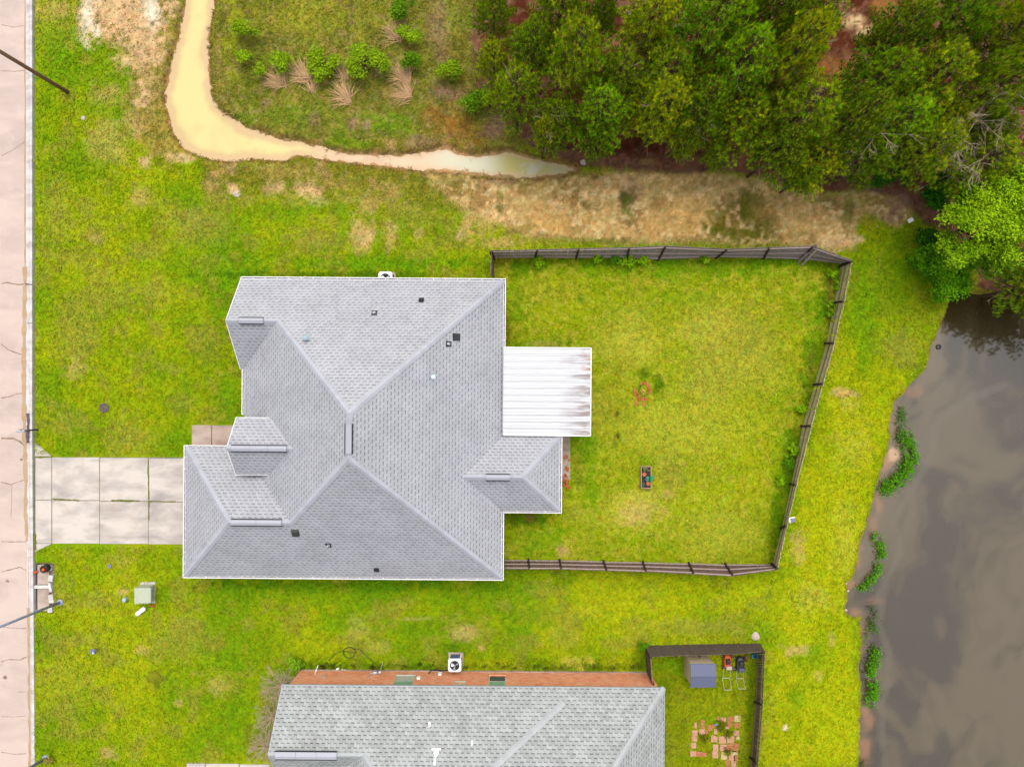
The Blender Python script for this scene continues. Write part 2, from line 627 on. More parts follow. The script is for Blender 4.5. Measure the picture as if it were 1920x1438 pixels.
def ground_z(x, y):
    px, py = px_of(x, y)
    z = (fbm(x, y, 6, 3, 3) - .5) * .10
    flat = sstep(70, 130, px)                       # level beside the street
    z = z * flat
    wob = fbm(px, py, 15, 29, 3) - .5
    dp = sdf(POND, px, py) / PXM + wob * .30
    z = np.where(dp < 1.2, z * sstep(0, 1.2, dp) - .26 * sstep(.55, 0, dp) - .55 * sstep(0, -2.5, dp), z)
    dc = sdf(CREEK, px, py) / PXM + wob * .36 - .15 * sstep(720, 560, px) + .10 * sstep(600, 640, px) * sstep(800, 740, px)
    z = z - .20 * sstep(.45, 0, dc) - .35 * sstep(0, -.5, dc)
    z = z + (fbm(px, py, 16, 19, 3) - .5) * .16 * sstep(10, -10, np.minimum(np.minimum(sdf(STRIP, px, py), sdf(FIELD, px, py)), sdf(TOPDIRT, px, py)))
    z = z + .35 * sstep(-30, -200, sdf(WOODS, px, py)) * fbm(x, y, 3, 9, 3)
    for (x0, x1, y0, y1) in BUILT[1:]:
        z = np.where((x > x0 - .1) & (x < x1 + .1) & (y > y0 - .1) & (y < y1 + .1), np.minimum(z, -.03), z)
    z = np.where(px < 66, -.30, z)                   # under the street
    z = np.where((px > 60) & (px < 101.5) & (py > 1055) & (py < 1149), -1.0, z)   # kerb inlet
    return z


# patches of the sward: colour, centre x, y, radius x, y, strength; the darkest green also paints contact shade by walls and fences
PATCH = [
    # bare and thin places in the front lawn and along the creek
    ('white', 165, 30, 20, 52, 1.0), ('white', 182, 58, 13, 20, .9), ('white', 285, 25, 22, 45, .95), ('white', 155, 222, 6, 6, .0), ('peach', 215, 20, 60, 60, .8),
    ('peach', 270, 80, 42, 40, .75), ('peach', 255, 115, 45, 22, .8), ('peach', 272, 172, 20, 22, .8), ('peach', 262, 192, 22, 10, .7), ('tan', 250, 235, 26, 22, .6),
    ('peach', 272, 303, 14, 12, .8), ('peach', 338, 298, 24, 10, .7), ('tan', 205, 260, 40, 50, .4), ('tan', 195, 180, 40, 25, .45), ('tan', 110, 20, 50, 24, .55),
    ('khaki', 110, 60, 60, 30, .35), ('peach', 436, 357, 16, 10, .95), ('peach', 515, 352, 22, 17, .65), ('peach', 582, 358, 34, 24, .75), ('tan', 400, 348, 24, 16, .5), ('khaki', 380, 420, 60, 40, .5), ('khaki', 178, 440, 26, 22, .55), ('tan', 180, 448, 14, 10, .4),
    ('khaki', 275, 468, 36, 18, .6), ('brown', 292, 440, 16, 10, .4), ('khaki', 350, 410, 45, 25, .6), ('tan', 262, 372, 20, 20, .5), ('khaki', 105, 395, 28, 90, .5),
    ('khaki', 140, 620, 40, 70, .5), ('tan', 145, 690, 18, 22, .45), ('khaki', 200, 560, 50, 30, .4), ('khaki', 285, 550, 40, 30, .35), ('khaki', 390, 640, 30, 40, .35), ('khaki', 240, 820, 50, 40, .5),
    ('khaki', 120, 790, 30, 30, .5), ('khaki', 345, 755, 28, 22, .4), ('lush', 430, 760, 40, 70, .75), ('lush', 400, 820, 60, 20, .5), ('lush', 430, 560, 26, 40, .5),
    ('lush', 400, 500, 110, 40, .45), ('lush', 700, 495, 210, 18, .8), ('deep_and_shade', 640, 515, 250, 7, .75), ('deep_and_shade', 900, 500, 24, 22, .4), ('lush', 110, 90, 40, 60, .45),
    ('lush', 170, 200, 60, 22, .5), ('lush', 80, 300, 30, 150, .3), ('tan', 680, 435, 30, 32, .75), ('peach', 690, 445, 16, 14, .4), ('khaki', 590, 450, 60, 24, .7),
    ('tan', 733, 440, 15, 34, .75), ('tan', 786, 437, 12, 16, .6), ('tan', 868, 440, 22, 22, .7), ('peach', 858, 445, 10, 10, .6), ('brown', 628, 397, 14, 10, .5), ('brown', 510, 405, 8, 8, .6),
    ('tan', 690, 378, 30, 18, .5), ('khaki', 620, 340, 60, 16, .4), ('tan', 520, 320, 60, 14, .3), ('khaki', 730, 350, 40, 20, .3), ('tan', 650, 372, 20, 10, .3), ('tan', 905, 415, 40, 24, .6), ('tan', 940, 455, 50, 12, .6), ('khaki', 850, 345, 50, 25, .6), ('brown', 860, 345, 40, 16, .5), ('tan', 1000, 400, 60, 40, .5),
    ('lush', 560, 395, 60, 20, .5), ('lush', 640, 410, 14, 40, .5), ('lush', 710, 455, 6, 40, .6), ('lush', 756, 455, 6, 40, .6), ('lush', 350, 370, 40, 20, .4),
    # south lawn
    ('deep_and_shade', 650, 1098, 300, 12, .8), ('lush', 650, 1115, 300, 26, .55), ('lush', 420, 1035, 60, 18, .4), ('lush', 150, 1025, 60, 10, .4), ('khaki', 180, 1125, 40, 16, .6), ('khaki', 340, 1200, 50, 40, .5),
    ('tan', 268, 1220, 14, 8, .5), ('tan', 232, 1108, 12, 8, .8), ('brown', 292, 1272, 18, 16, .5), ('khaki', 350, 1170, 30, 20, .4), ('tan', 205, 1412, 14, 12, .7),
    ('khaki', 120, 1290, 50, 80, .25), ('khaki', 140, 1200, 30, 10, .5), ('tan', 335, 1318, 10, 8, .5), ('tan', 410, 1285, 30, 20, .4), ('brown', 365, 1102, 12, 10, .4), ('brown', 232, 1150, 8, 7, .4),
    ('khaki', 225, 1050, 26, 12, .6), ('lush', 450, 1330, 30, 80, .4), ('brown', 470, 1390, 14, 30, .4), ('tan', 670, 1180, 26, 26, .4), ('tan', 708, 1210, 30, 14, .3),
    ('tan', 872, 1185, 30, 18, .65), ('tan', 902, 1214, 9, 8, .8), ('tan', 775, 1160, 30, 4, .4), ('brown', 535, 1140, 24, 8, .4), ('deep_and_shade', 700, 1248, 170, 6, .6), ('deep_and_shade', 1080, 1250, 150, 7, .5),
    ('lush', 640, 1170, 50, 24, .4), ('lush', 740, 1180, 50, 20, .3), ('straw', 1075, 1240, 28, 10, .9), ('straw', 1090, 1252, 12, 8, .8), ('deep_and_shade', 852, 1216, 30, 14, .6), ('lush', 1000, 1100, 50, 12, .5),
    ('khaki', 1060, 1150, 80, 20, .25), ('yellow', 1250, 1120, 200, 60, .5), ('yellow', 1400, 1110, 60, 60, .5), ('khaki', 1310, 1175, 110, 16, .5), ('khaki', 1060, 1190, 30, 20, .4), ('deep_and_shade', 1200, 1235, 12, 24, .5), ('yellow', 1160, 1180, 60, 40, .35),
    # fenced back yard
    ('deep_and_shade', 980, 500, 56, 16, .6), ('deep_and_shade', 1250, 492, 330, 9, .7), ('lush', 1250, 505, 330, 16, .6), ('deep_and_shade', 1545, 560, 16, 60, .75), ('deep_and_shade', 1515, 700, 14, 80, .6), ('deep_and_shade', 1482, 860, 16, 90, .7), ('deep_and_shade', 1455, 980, 14, 70, .7),
    ('lush', 1530, 620, 26, 110, .6), ('lush', 1470, 900, 26, 130, .5), ('brown', 1556, 560, 7, 60, .7), ('brown', 1520, 690, 6, 40, .5), ('lush', 970, 560, 26, 70, .4), ('brown', 950, 620, 8, 26, .5),
    ('straw', 1180, 640, 60, 60, .5), ('straw', 1340, 610, 70, 50, .55), ('straw', 1380, 690, 90, 60, .35), ('khaki', 1400, 640, 60, 60, .35), ('khaki', 1130, 760, 30, 40, .3), ('straw', 1280, 800, 150, 60, .35),
    ('straw', 1190, 955, 60, 36, .85), ('tan', 1200, 965, 36, 20, .5), ('khaki', 1252, 880, 30, 50, .6), ('tan', 1252, 925, 14, 14, .6), ('straw', 1350, 1000, 70, 50, .35), ('khaki', 1080, 960, 24, 20, .3),
    ('lush', 1060, 850, 30, 80, .3), ('lush', 1105, 900, 16, 80, .5), ('lush', 1090, 830, 18, 26, .6), ('deep_and_shade', 985, 975, 42, 16, .75), ('lush', 1000, 1010, 60, 30, .55), ('lush', 980, 1030, 40, 16, .5), ('brown', 994, 970, 8, 12, .8),
    ('tan', 1060, 1035, 14, 14, .8), ('deep_and_shade', 1236, 715, 16, 26, .8), ('deep_and_shade', 1205, 700, 16, 14, .7), ('deep_and_shade', 1090, 563, 8, 12, .7), ('lush', 1030, 645, 60, 10, .5), ('lush', 1210, 865, 18, 12, .5), ('brown', 1085, 880, 10, 40, .3),
    ('soil', 1157, 775, 6, 7, .95), ('soil', 1152, 825, 6, 12, .9), ('soil', 1158, 818, 5, 8, .8), ('tan', 1282, 868, 5, 5, .9), ('tan', 1020, 645, 30, 6, .3),
    ('lush', 1300, 560, 60, 20, .3), ('yellow', 1400, 820, 60, 100, .3), ('khaki', 1330, 690, 60, 50, .3),
    # bank of the pond
    ('lush', 1620, 600, 26, 110, .5), ('deep_and_shade', 1690, 450, 55, 34, .5), ('lush', 1720, 500, 40, 30, .6), ('khaki', 1690, 650, 40, 40, .55), ('tan', 1575, 737, 18, 10, .8), ('straw', 1590, 760, 22, 16, .5), ('tan', 1600, 738, 12, 8, .7),
    ('straw', 1600, 830, 40, 60, .4), ('straw', 1580, 1000, 30, 80, .45), ('tan', 1500, 1030, 18, 30, .6), ('tan', 1495, 1216, 26, 10, .7), ('tan', 1478, 1224, 8, 8, .6), ('tan', 1535, 1268, 10, 10, .6),
    ('white', 1472, 1364, 6, 6, .9), ('straw', 1520, 1120, 40, 30, .5), ('tan', 1560, 1200, 6, 12, .5), ('deep_and_shade', 1520, 1380, 14, 20, .4), ('lush', 1490, 1300, 20, 20, .4), ('lush', 1530, 1220, 16, 20, .6), ('brown', 1575, 637, 5, 6, .7), ('brown', 1712, 492, 5, 4, .8),
    ('peach', 1608, 448, 12, 8, .8), ('peach', 1560, 455, 30, 14, .7), ('yellow', 1560, 1330, 60, 90, .5), ('yellow', 1560, 950, 50, 120, .4),
    # neighbour's yard
    ('deep_and_shade', 1250, 1290, 14, 50, .3), ('deep_and_shade', 1405, 1330, 8, 90, .6), ('lush', 1340, 1350, 30, 14, .5), ('brown', 1398, 1232, 10, 9, .8), ('lush', 1260, 1240, 26, 20, .6), ('khaki', 1390, 1270, 12, 20, .3),
    # rough field
    ('khaki', 560, 60, 140, 60, .3), ('lush', 720, 235, 70, 20, .55), ('lush', 560, 215, 80, 20, .4), ('lush', 450, 235, 22, 14, .5), ('yellow', 440, 60, 22, 70, .45), ('mauve', 662, 232, 10, 12, .8), ('mauve', 686, 236, 12, 12, .8),
    ('mauve', 590, 225, 12, 20, .5), ('mauve', 710, 135, 14, 12, .7), ('mauve', 505, 38, 14, 10, .3), ('brown', 640, 100, 30, 8, .5), ('mauve', 820, 60, 20, 80, .55), ('brown', 855, 130, 16, 40, .5), ('mauve', 830, 175, 40, 18, .8),
    ('rust', 830, 220, 40, 34, .7), ('rust', 880, 255, 40, 28, .6), ('mauve', 930, 240, 30, 24, .8), ('mauve', 800, 268, 40, 14, .6), ('tan', 725, 175, 14, 10, .5), ('lush', 650, 270, 80, 14, .5), ('khaki', 410, 150, 20, 50, .4),
    ('yellow', 560, 30, 160, 50, .25), ('lush', 500, 110, 90, 14, .3), ('deep_and_shade', 470, 170, 30, 30, .35), ('mauve', 500, 195, 10, 10, .5), ('tan', 420, 185, 10, 8, .8), ('brown', 420, 30, 12, 30, .4),
    # dirt strip behind the fence
    ('orange', 1050, 415, 60, 30, .8), ('orange', 1270, 410, 90, 40, .7), ('tan', 1300, 350, 120, 18, .6), ('mauve', 1180, 370, 20, 40, .5), ('soil', 1178, 375, 18, 16, .75), ('deep_and_shade', 1178, 392, 14, 30, .5),
    ('mossy', 1398, 398, 34, 46, .9), ('mossy', 1372, 438, 66, 22, .9), ('mossy', 1345, 415, 16, 34, .7), ('mossy', 1432, 425, 34, 36, .85), ('mossy', 1130, 452, 60, 6, .6), ('khaki', 1000, 345, 60, 16, .4), ('mossy', 935, 380, 8, 34, .6), ('mossy', 970, 430, 30, 12, .5),
    ('mossy', 1500, 440, 30, 10, .4), ('mossy', 1590, 395, 14, 26, .7), ('mossy', 1545, 375, 20, 10, .6), ('orange', 1480, 400, 70, 40, .45), ('mauve', 1670, 408, 26, 18, .8), ('mauve', 1690, 380, 30, 18, .7), ('khaki', 1620, 375, 30, 12, .6), ('mauve', 930, 340, 80, 10, .5), ('soil', 900, 335, 30, 5, .5),
    ('tan', 1215, 303, 16, 8, .3), ('peach', 1600, 42, 34, 18, 1.0), ('peach', 1625, 58, 26, 14, .9), ('soil', 1606, 44, 9, 3, .9), ('soil', 1618, 50, 3, 9, .9), ('soil', 1628, 42, 8, 3, .8), ('soil', 1600, 52, 7, 3, .8), ('soil', 1634, 56, 3, 6, .8), ('soil', 1590, 40, 3, 5, .8), ('mauve', 1630, 335, 12, 26, .7), ('rust', 1560, 130, 40, 30, .6), ('rust', 1660, 15, 50, 20, .7),
]
for _k in range(70):
    _x = 565 + _k * 9.2
    PATCH.append(('soil', _x + 4 * math.sin(_k * 5.1), 1249 + 4 * math.sin(_k * 2.3), 4 + 2 * math.sin(_k * 3.7), 4, .55 + .35 * math.sin(_k * 1.9)))
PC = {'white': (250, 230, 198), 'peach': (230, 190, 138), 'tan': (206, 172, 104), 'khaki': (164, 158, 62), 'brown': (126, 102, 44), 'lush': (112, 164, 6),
      'deep_and_shade': (84, 128, 4), 'yellow': (186, 194, 18), 'straw': (204, 196, 70), 'soil': (72, 58, 30), 'mauve': (166, 128, 102), 'rust': (156, 106, 48),
      'orange': (216, 172, 98), 'mossy': (104, 104, 20)}


def ground_col(x, y, detail=True):
    """own colour (linear albedo) of the land at world x, y, plus painted contact shade; second result is how grassy it is"""
    px, py = px_of(x, y)
    n1 = fbm(px, py, 90, 11, 4)
    n2 = fbm(px, py, 34, 23, 4)
    n3 = fbm(px, py, 9, 31, 3)
    n4 = fbm(px, py, 5, 41, 2)

    def mixc(c, rgb, f):
        return c * (1 - f[:, None]) + np.array(Dn(*rgb))[None, :] * f[:, None]
    c = np.repeat(Dn(150, 172, 8)[None, :], len(x), 0)
    c = mixc(c, (118, 158, 2), sstep(.50, .68, n1) * .65)
    c = mixc(c, (176, 184, 20), sstep(.52, .30, n1) * .7)
    c = mixc(c, (162, 156, 56), sstep(.53, .68, n2) * .55)
    c = mixc(c, (102, 122, 10), sstep(.58, .7, n3) * .3)
    grass = np.ones(len(x))
    # zones
    f = sstep(10, -14, sdf(YARD, px, py)) * 1.0
    c = mixc(c, (166, 176, 24), f * (.45 + .3 * n2))
    c = mixc(c, (196, 186, 62), f * sstep(.5, .7, n3) * .45)
    f = sstep(14, -20, sdf(BANK, px, py))
    c = mixc(c, (184, 190, 14), f * (.35 + .5 * sstep(.35, .65, n2)) * sstep(480, 700, py))
    c = mixc(c, (130, 165, 8), f * .5 * sstep(760, 560, py))
    f = sstep(14, -10, sdf(YARD2, px, py))
    c = mixc(c, (136, 148, 14), f * .6)
    nz = (n2 - .5) * 46 + (n3 - .5) * 26
    d = sdf(FIELD, px, py)
    f = sstep(6, -6, d + nz * .3)
    c = mixc(c, (146, 142, 52), f * .92)
    c = mixc(c, (98, 120, 12), f * sstep(.5, .66, n2) * .6 * sstep(.35, .6, n3))
    c = mixc(c, (176, 150, 92), f * sstep(.52, .72, n3) * .55)
    grass = np.minimum(grass, 1 - .25 * f)
    # scrubby ground below the creek
    d = np.abs(sdf(CREEK, px, py))
    cl = (py > 262) & (px > 380) & (px < 900)
    f = np.where(cl, sstep(110, 30, d + nz), 0)
    c = mixc(c, (152, 144, 46), f * .9)
    c = mixc(c, (196, 164, 100), f * sstep(.54, .68, n2) * .8)
    c = mixc(c, (110, 118, 24), f * sstep(.52, .62, n3) * .45)
    d = sdf(TOPDIRT, px, py)
    f = sstep(18, -14, d + nz * 1.2)
    c = mixc(c, (178, 152, 74), f * .8)
    c = mixc(c, (232, 194, 140), f * sstep(.46, .62, n2) * sstep(250, 60, py) * .9)
    c = mixc(c, (122, 118, 30), f * sstep(.54, .66, n3) * .7)
    grass = np.minimum(grass, 1 - .5 * f)
    d = sdf(STRIP, px, py)
    f = sstep(12, -10, d + nz * .55)
    c = mixc(c, (208, 172, 108), f)
    c = mixc(c, (160, 128, 70), f * sstep(.54, .68, n2) * .8)
    c = mixc(c, (238, 206, 146), f * sstep(.54, .66, n3) * .7)
    grass = np.minimum(grass, 1 - .93 * f)
    d = sdf(WOODS, px, py)
    f = sstep(6, -8, d + nz * .35)
    c = mixc(c, (124, 84, 62), f)
    c = mixc(c, (88, 42, 22), f * sstep(.34, .56, n2) * sstep(-14, -44, d) * .95)
    c = mixc(c, (150, 112, 88), f * sstep(.52, .64, n3) * .3)
    grass = np.minimum(grass, 1 - f)
    nb = (n3 - .5) * 1.3 + (n2 - .5) * 1.5 + (n4 - .5) * .26
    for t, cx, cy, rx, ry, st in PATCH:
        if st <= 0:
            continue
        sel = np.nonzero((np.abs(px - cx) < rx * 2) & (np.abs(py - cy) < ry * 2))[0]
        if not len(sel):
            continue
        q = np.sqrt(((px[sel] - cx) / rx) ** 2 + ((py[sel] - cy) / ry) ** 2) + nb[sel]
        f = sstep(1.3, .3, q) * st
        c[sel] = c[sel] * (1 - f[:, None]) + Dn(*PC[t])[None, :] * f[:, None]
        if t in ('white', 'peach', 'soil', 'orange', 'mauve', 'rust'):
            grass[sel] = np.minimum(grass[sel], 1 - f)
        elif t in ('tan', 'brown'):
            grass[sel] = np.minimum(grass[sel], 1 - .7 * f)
    # rims of the water
    d = sdf(CREEK, px, py)
    f = sstep(15, 7, d + (n3 - .5) * 14)
    c = mixc(c, (134, 104, 58), f * .7)
    f = sstep(7, 1, d + (n3 - .5) * 10)
    c = mixc(c, (196, 154, 108), f * .9)
    f = sstep(1, -4, d)
    c = mixc(c, (214, 180, 130), f)
    grass = np.where(d < 5, 0, grass)
    d = sdf(POND, px, py)
    f = sstep(7, 0, d + (n3 - .5) * 10)
    c = mixc(c, (132, 120, 50), f * .7)
    grass = np.where(d < 2, 0, grass)
    c = mixc(c, (110, 84, 60), sstep(0, -10, d))
    if detail:
        v = 1.11 + (n4 - .5) * .36 + (n3 - .5) * .22
        v = v + (1 - grass) * (n4 - .5) * .5
        v = v + (vnoise(px, py, 3.1, 77) - .5) * .26
        c = c * v[:, None]
        yl = (vnoise(px, py, 6, 91) - .5) * .3
        c[:, 0] *= 1 + yl
    return np.clip(c, .002, .9), grass


def axis(lo, hi, step, far):
    a = np.arange(lo, hi + step / 2, step)
    ext, s, p = [], step * 2, hi
    while p < far:
        p += s
        s *= 1.13
        ext.append(p)
    e = np.array(ext)
    return np.concatenate([(-e[::-1] + (lo + hi)), a, e])


gx, gy = axis(-32.4, 32.4, .10, 900), axis(-24.6, 24.6, .10, 900)
GX, GY = np.meshgrid(gx, gy)
fx, fy = GX.ravel(), GY.ravel()
gz = ground_z(fx, fy)
gc, gg = ground_col(fx, fy)
nx, ny = len(gx), len(gy)
ii = (np.arange(ny - 1)[:, None] * nx + np.arange(nx - 1)[None, :]).ravel()
gf = np.stack([ii, ii + 1, ii + 1 + nx, ii + nx], 1)
go = np_mesh('ground', np.stack([fx, fy, gz], 1), gf, gc, M['ground'], smooth=True)
tag(go, kind='structure')

# standing water ----------------------------------------------------------
def water_sheet(name, poly, x0, x1, y0, y1, step, z, colour, mat, grow):
    a, b = np.arange(x0, x1 + step / 2, step), np.arange(y0, y1 + step / 2, step)
    X, Y = np.meshgrid(a, b)
    x, y = X.ravel(), Y.ravel()
    px, py = px_of(x, y)
    d = sdf(poly, px, py)
    n_ = len(a)
    i_ = (np.arange(len(b) - 1)[:, None] * n_ + np.arange(n_ - 1)[None, :]).ravel()
    q = np.stack([i_, i_ + 1, i_ + 1 + n_, i_ + n_], 1)
    keep = (d[q] < grow).any(1)
    q = q[keep]
    used = np.unique(q)
    re = np.zeros(len(x), dtype=int)
    re[used] = np.arange(len(used))
    c = colour(px[used], py[used], d[used])
    return np_mesh(name, np.stack([x[used], y[used], np.full(len(used), z)], 1), re[q], c, mat, smooth=True)


def water_mat(name, rough, ior, bump, scale):
    t = NT(name)
    a = t.n('ShaderNodeAttribute', attribute_name='Col').outputs['Color']
    t.b.inputs['IOR'].default_value = ior
    t.bump(t.noise(scale, 3, t.coord()), bump, .02)
    t.put(t.b.inputs['Base Color'], a)
    t.put(t.b.inputs['Roughness'], rough)
    return t.m


def pond_col(px, py, d):
    wx = (fbm(px, py, 150, 61, 3) - .5) * 260
    wy = (fbm(px, py, 150, 67, 3) - .5) * 260
    s = fbm(px * 1.2 + wx, py * .6 + wy, 80, 71, 5)
    c = np.repeat(Dn(100, 84, 52)[None, :], len(px), 0)

    def mx(c, rgb, f):
        return c * (1 - f[:, None]) + Dn(*rgb)[None, :] * f[:, None]
    c = mx(c, (120, 102, 70), sstep(.42, .60, s) * .9)
    c = mx(c, (56, 44, 20), sstep(.49, .32, s) * .85)
    # scum line curving down the pond
    line = [(1890, 722), (1830, 745), (1790, 770), (1758, 800), (1752, 850), (1738, 880), (1710, 925), (1688, 965), (1682, 985), (1692, 1010), (1690, 1045), (1668, 1080), (1655, 1120), (1655, 1180), (1672, 1230), (1668, 1280), (1655, 1330), (1660, 1400), (1665, 1500)]
    dl = np.full(len(px), 1e9)
    for (ax, ay), (bx, by) in zip(line[:-1], line[1:]):
        ex, ey = bx - ax, by - ay
        t = np.clip(((px - ax) * ex + (py - ay) * ey) / (ex * ex + ey * ey), 0, 1)
        dl = np.minimum(dl, np.hypot(px - ax - ex * t, py - ay - ey * t))
    dl = dl + (fbm(px, py, 30, 5, 3) - .5) * 14
    c = mx(c, (126, 112, 92), sstep(10, 2, np.abs(dl)) * .5)
    c = mx(c, (96, 84, 62), sstep(60, 0, d + 60) * .4)
    nn = (fbm(px, py, 16, 15, 3) - .5) * 1.2
    for cx, cy, rx, ry, st in [(1712, 735, 26, 14, .55), (1652, 945, 10, 30, .8), (1640, 985, 10, 26, .55), (1668, 855, 22, 18, .95), (1662, 875, 12, 20, .9), (1614, 1045, 8, 30, .7), (1600, 1098, 14, 10, .95),
                               (1606, 1150, 18, 9, .8), (1620, 1200, 7, 30, .8), (1630, 1350, 14, 32, .95), (1626, 1410, 16, 40, .9), (1636, 1290, 8, 50, .4), (1640, 1130, 30, 10, .4), (1762, 605, 14, 14, .35), (1678, 800, 8, 40, .35), (1688, 735, 10, 6, .9)]:
        q = np.sqrt(((px - cx) / rx) ** 2 + ((py - cy) / ry) ** 2) + nn
        c = mx(c, (188, 132, 84), sstep(1.2, .3, q) * st * .6)
    c = mx(c, (222, 180, 136), sstep(1.1, .4, np.sqrt(((px - 1680) / 12) ** 2 + ((py - 852) / 16) ** 2) + nn) * .9)
    return c


def creek_col(px, py, d):
    c = np.repeat(Dn(246, 226, 152)[None, :], len(px), 0)

    def mx(c, rgb, f):
        return c * (1 - f[:, None]) + Dn(*rgb)[None, :] * f[:, None]
    n_ = fbm(px, py, 22, 3, 4)
    c = mx(c, (222, 190, 132), sstep(.5, .68, fbm(px, py, 50, 7, 4)) * .22)
    c = mx(c, (214, 178, 122), sstep(-16, -2, d + (n_ - .5) * 20) * .6)
    c = mx(c, (236, 208, 170), sstep(560, 640, px) * .9)
    c = mx(c, (222, 190, 156), sstep(600, 680, px) * sstep(790, 740, px) * sstep(.40, .56, n_))
    c = mx(c, (228, 220, 184), sstep(790, 850, px))
    c = mx(c, (218, 206, 116), sstep(905, 960, px) * sstep(.36, .52, n_))
    c = mx(c, (200, 204, 150), sstep(1000, 1050, px) * .8)
    c = mx(c, (236, 196, 146), sstep(-10, 0, d + (n_ - .5) * 12) * .7)
    return c


pond = water_sheet('pond', POND, 20.4, 90.0, -60, 14.0, .2, -.26, pond_col, water_mat('pond_water', .05, 1.78, .05, .8), 12)
tag(pond, kind='structure')
creek = water_sheet('creek', CREEK, -22, 4.2, 12.5, 36, .1, -.20, creek_col, water_mat('muddy_creek_water', .35, 1.33, .05, 3), 12)
tag(creek, kind='structure')


# ------------------------------------------------------------------ grass: small tufts as one mesh
def scatter_blades(name, n, dens, size, width, seed, bright=1.0, nb=3, lean=(.5, 1.0)):
    rng = np.random.default_rng(seed)
    x = rng.uniform(-32.2, 32.2, n)
    y = rng.uniform(-24.3, 24.3, n)
    c, g = ground_col(x, y)
    keep = rng.uniform(0, 1, n) < dens(x, y, g, c)
    x, y, c = x[keep], y[keep], c[keep]
    for (x0, x1, y0, y1) in BUILT:
        k_ = ~((x > x0) & (x < x1) & (y > y0) & (y < y1))
        x, y, c = x[k_], y[k_], c[k_]
    z = ground_z(x, y)
    n = len(x)
    sz = size * rng.uniform(.5, 1.6, n)
    tuft = .91 + .24 * vnoise(x, y, .13, seed + 2) + .25 * (vnoise(x, y, .31, seed + 3) - .5)
    Vs, Cs = [], []
    for b in range(nb):
        a = rng.uniform(0, 2 * np.pi, n)
        l = rng.uniform(*lean, n) * sz
        ca, sa = np.cos(a), np.sin(a)
        w_ = width * rng.uniform(.7, 1.4, n)
        p0 = np.stack([x - sa * w_, y + ca * w_, z - .004], 1)
        p1 = np.stack([x + sa * w_, y - ca * w_, z - .004], 1)
        p2 = np.stack([x + ca * l, y + sa * l, z + sz * .75], 1)
        Vs.append(np.stack([p0, p1, p2], 1))
        f = (rng.uniform(.8, 1.24, n) * tuft)[:, None] * bright
        cc = np.clip(c * f, .002, .9)
        Cs.append(np.repeat(cc[:, None, :], 3, 1))
    V = np.concatenate(Vs).reshape(-1, 3)
    C = np.concatenate(Cs).reshape(-1, 3)
    F = np.arange(len(V)).reshape(-1, 3)
    o = np_mesh(name, V, F, C, M['grass'])
    tag(o, kind='stuff')
    return o


g1 = scatter_blades('grass', 330000, lambda x, y, g, c: g * .95, .10, .026, 5, 1.12)
tag(g1, 'short yellow green lawn grass over the yards and the pond bank', 'grass')


def rough_d(x, y, g, c):
    px, py = px_of(x, y)
    f = sstep(4, -4, sdf(FIELD, px, py)) * .9
    near = (np.abs(sdf(CREEK, px, py)) < 70) & (px > 60)
    f = np.maximum(f, near * .5)
    f = np.maximum(f, sstep(10, -10, sdf(TOPDIRT, px, py)) * .35)
    f = f * np.clip(g + .15, 0, 1) * sstep(.3, .55, fbm(px, py, 26, 55, 3))
    wall = (py > 1236) & (py < 1256) & (px > 560) & (px < 1206)
    return np.where(wall, .9, f)


g2 = scatter_blades('rough_weeds', 150000, rough_d, .17, .028, 6, 1.08, 4, (.5, 1.3))
tag(g2, 'rough weedy growth on the uneven ground beside the creek', 'weeds')

# ------------------------------------------------------------------ street, kerb, driveway, walks
def curbx(py):                                  # lawn side of the kerb, photo pixels
    return 61 + 5 * max(0.0, (py - 800) / 638.0)


st = MB()
ya, yb = 60.0, -60.0
xs = [(WX(curbx(719 - y * PXM)), y) for y in (60, 24, 0, -2.7, -12, -24, -60)]
road = [(-60, ya), (-60, yb)] + [(x - .42, y) for x, y in xs[::-1]]
st.prism(road, -.4, -.10)
# cracks and open joints: thin dirt lines laid on the slabs
def ribbon(mb, pts, wd, z, mi, jit=0.0, sub=4):
    P = []
    for (a, b) in zip(pts[:-1], pts[1:]):
        for k_ in range(sub):
            t = k_ / sub
            P.append((a[0] + (b[0] - a[0]) * t + random.uniform(-jit, jit), a[1] + (b[1] - a[1]) * t + random.uniform(-jit, jit)))
    P.append(pts[-1])
    vs, fs = [], []
    for i, p in enumerate(P):
        q = P[min(i + 1, len(P) - 1)]
        o_ = P[max(i - 1, 0)]
        dx, dy = q[0] - o_[0], q[1] - o_[1]
        l = math.hypot(dx, dy) + 1e-9
        w_ = wd * random.uniform(.6, 1.4) / 2
        vs += [(p[0] - dy / l * w_, p[1] + dx / l * w_, z), (p[0] + dy / l * w_, p[1] - dx / l * w_, z)]
    for i in range(len(P) - 1):
        fs.append((2 * i, 2 * i + 1, 2 * i + 3, 2 * i + 2))
    mb.add(vs, fs, mi)


def wp(pts):
    return [W(a, b)[:2] for a, b in pts]


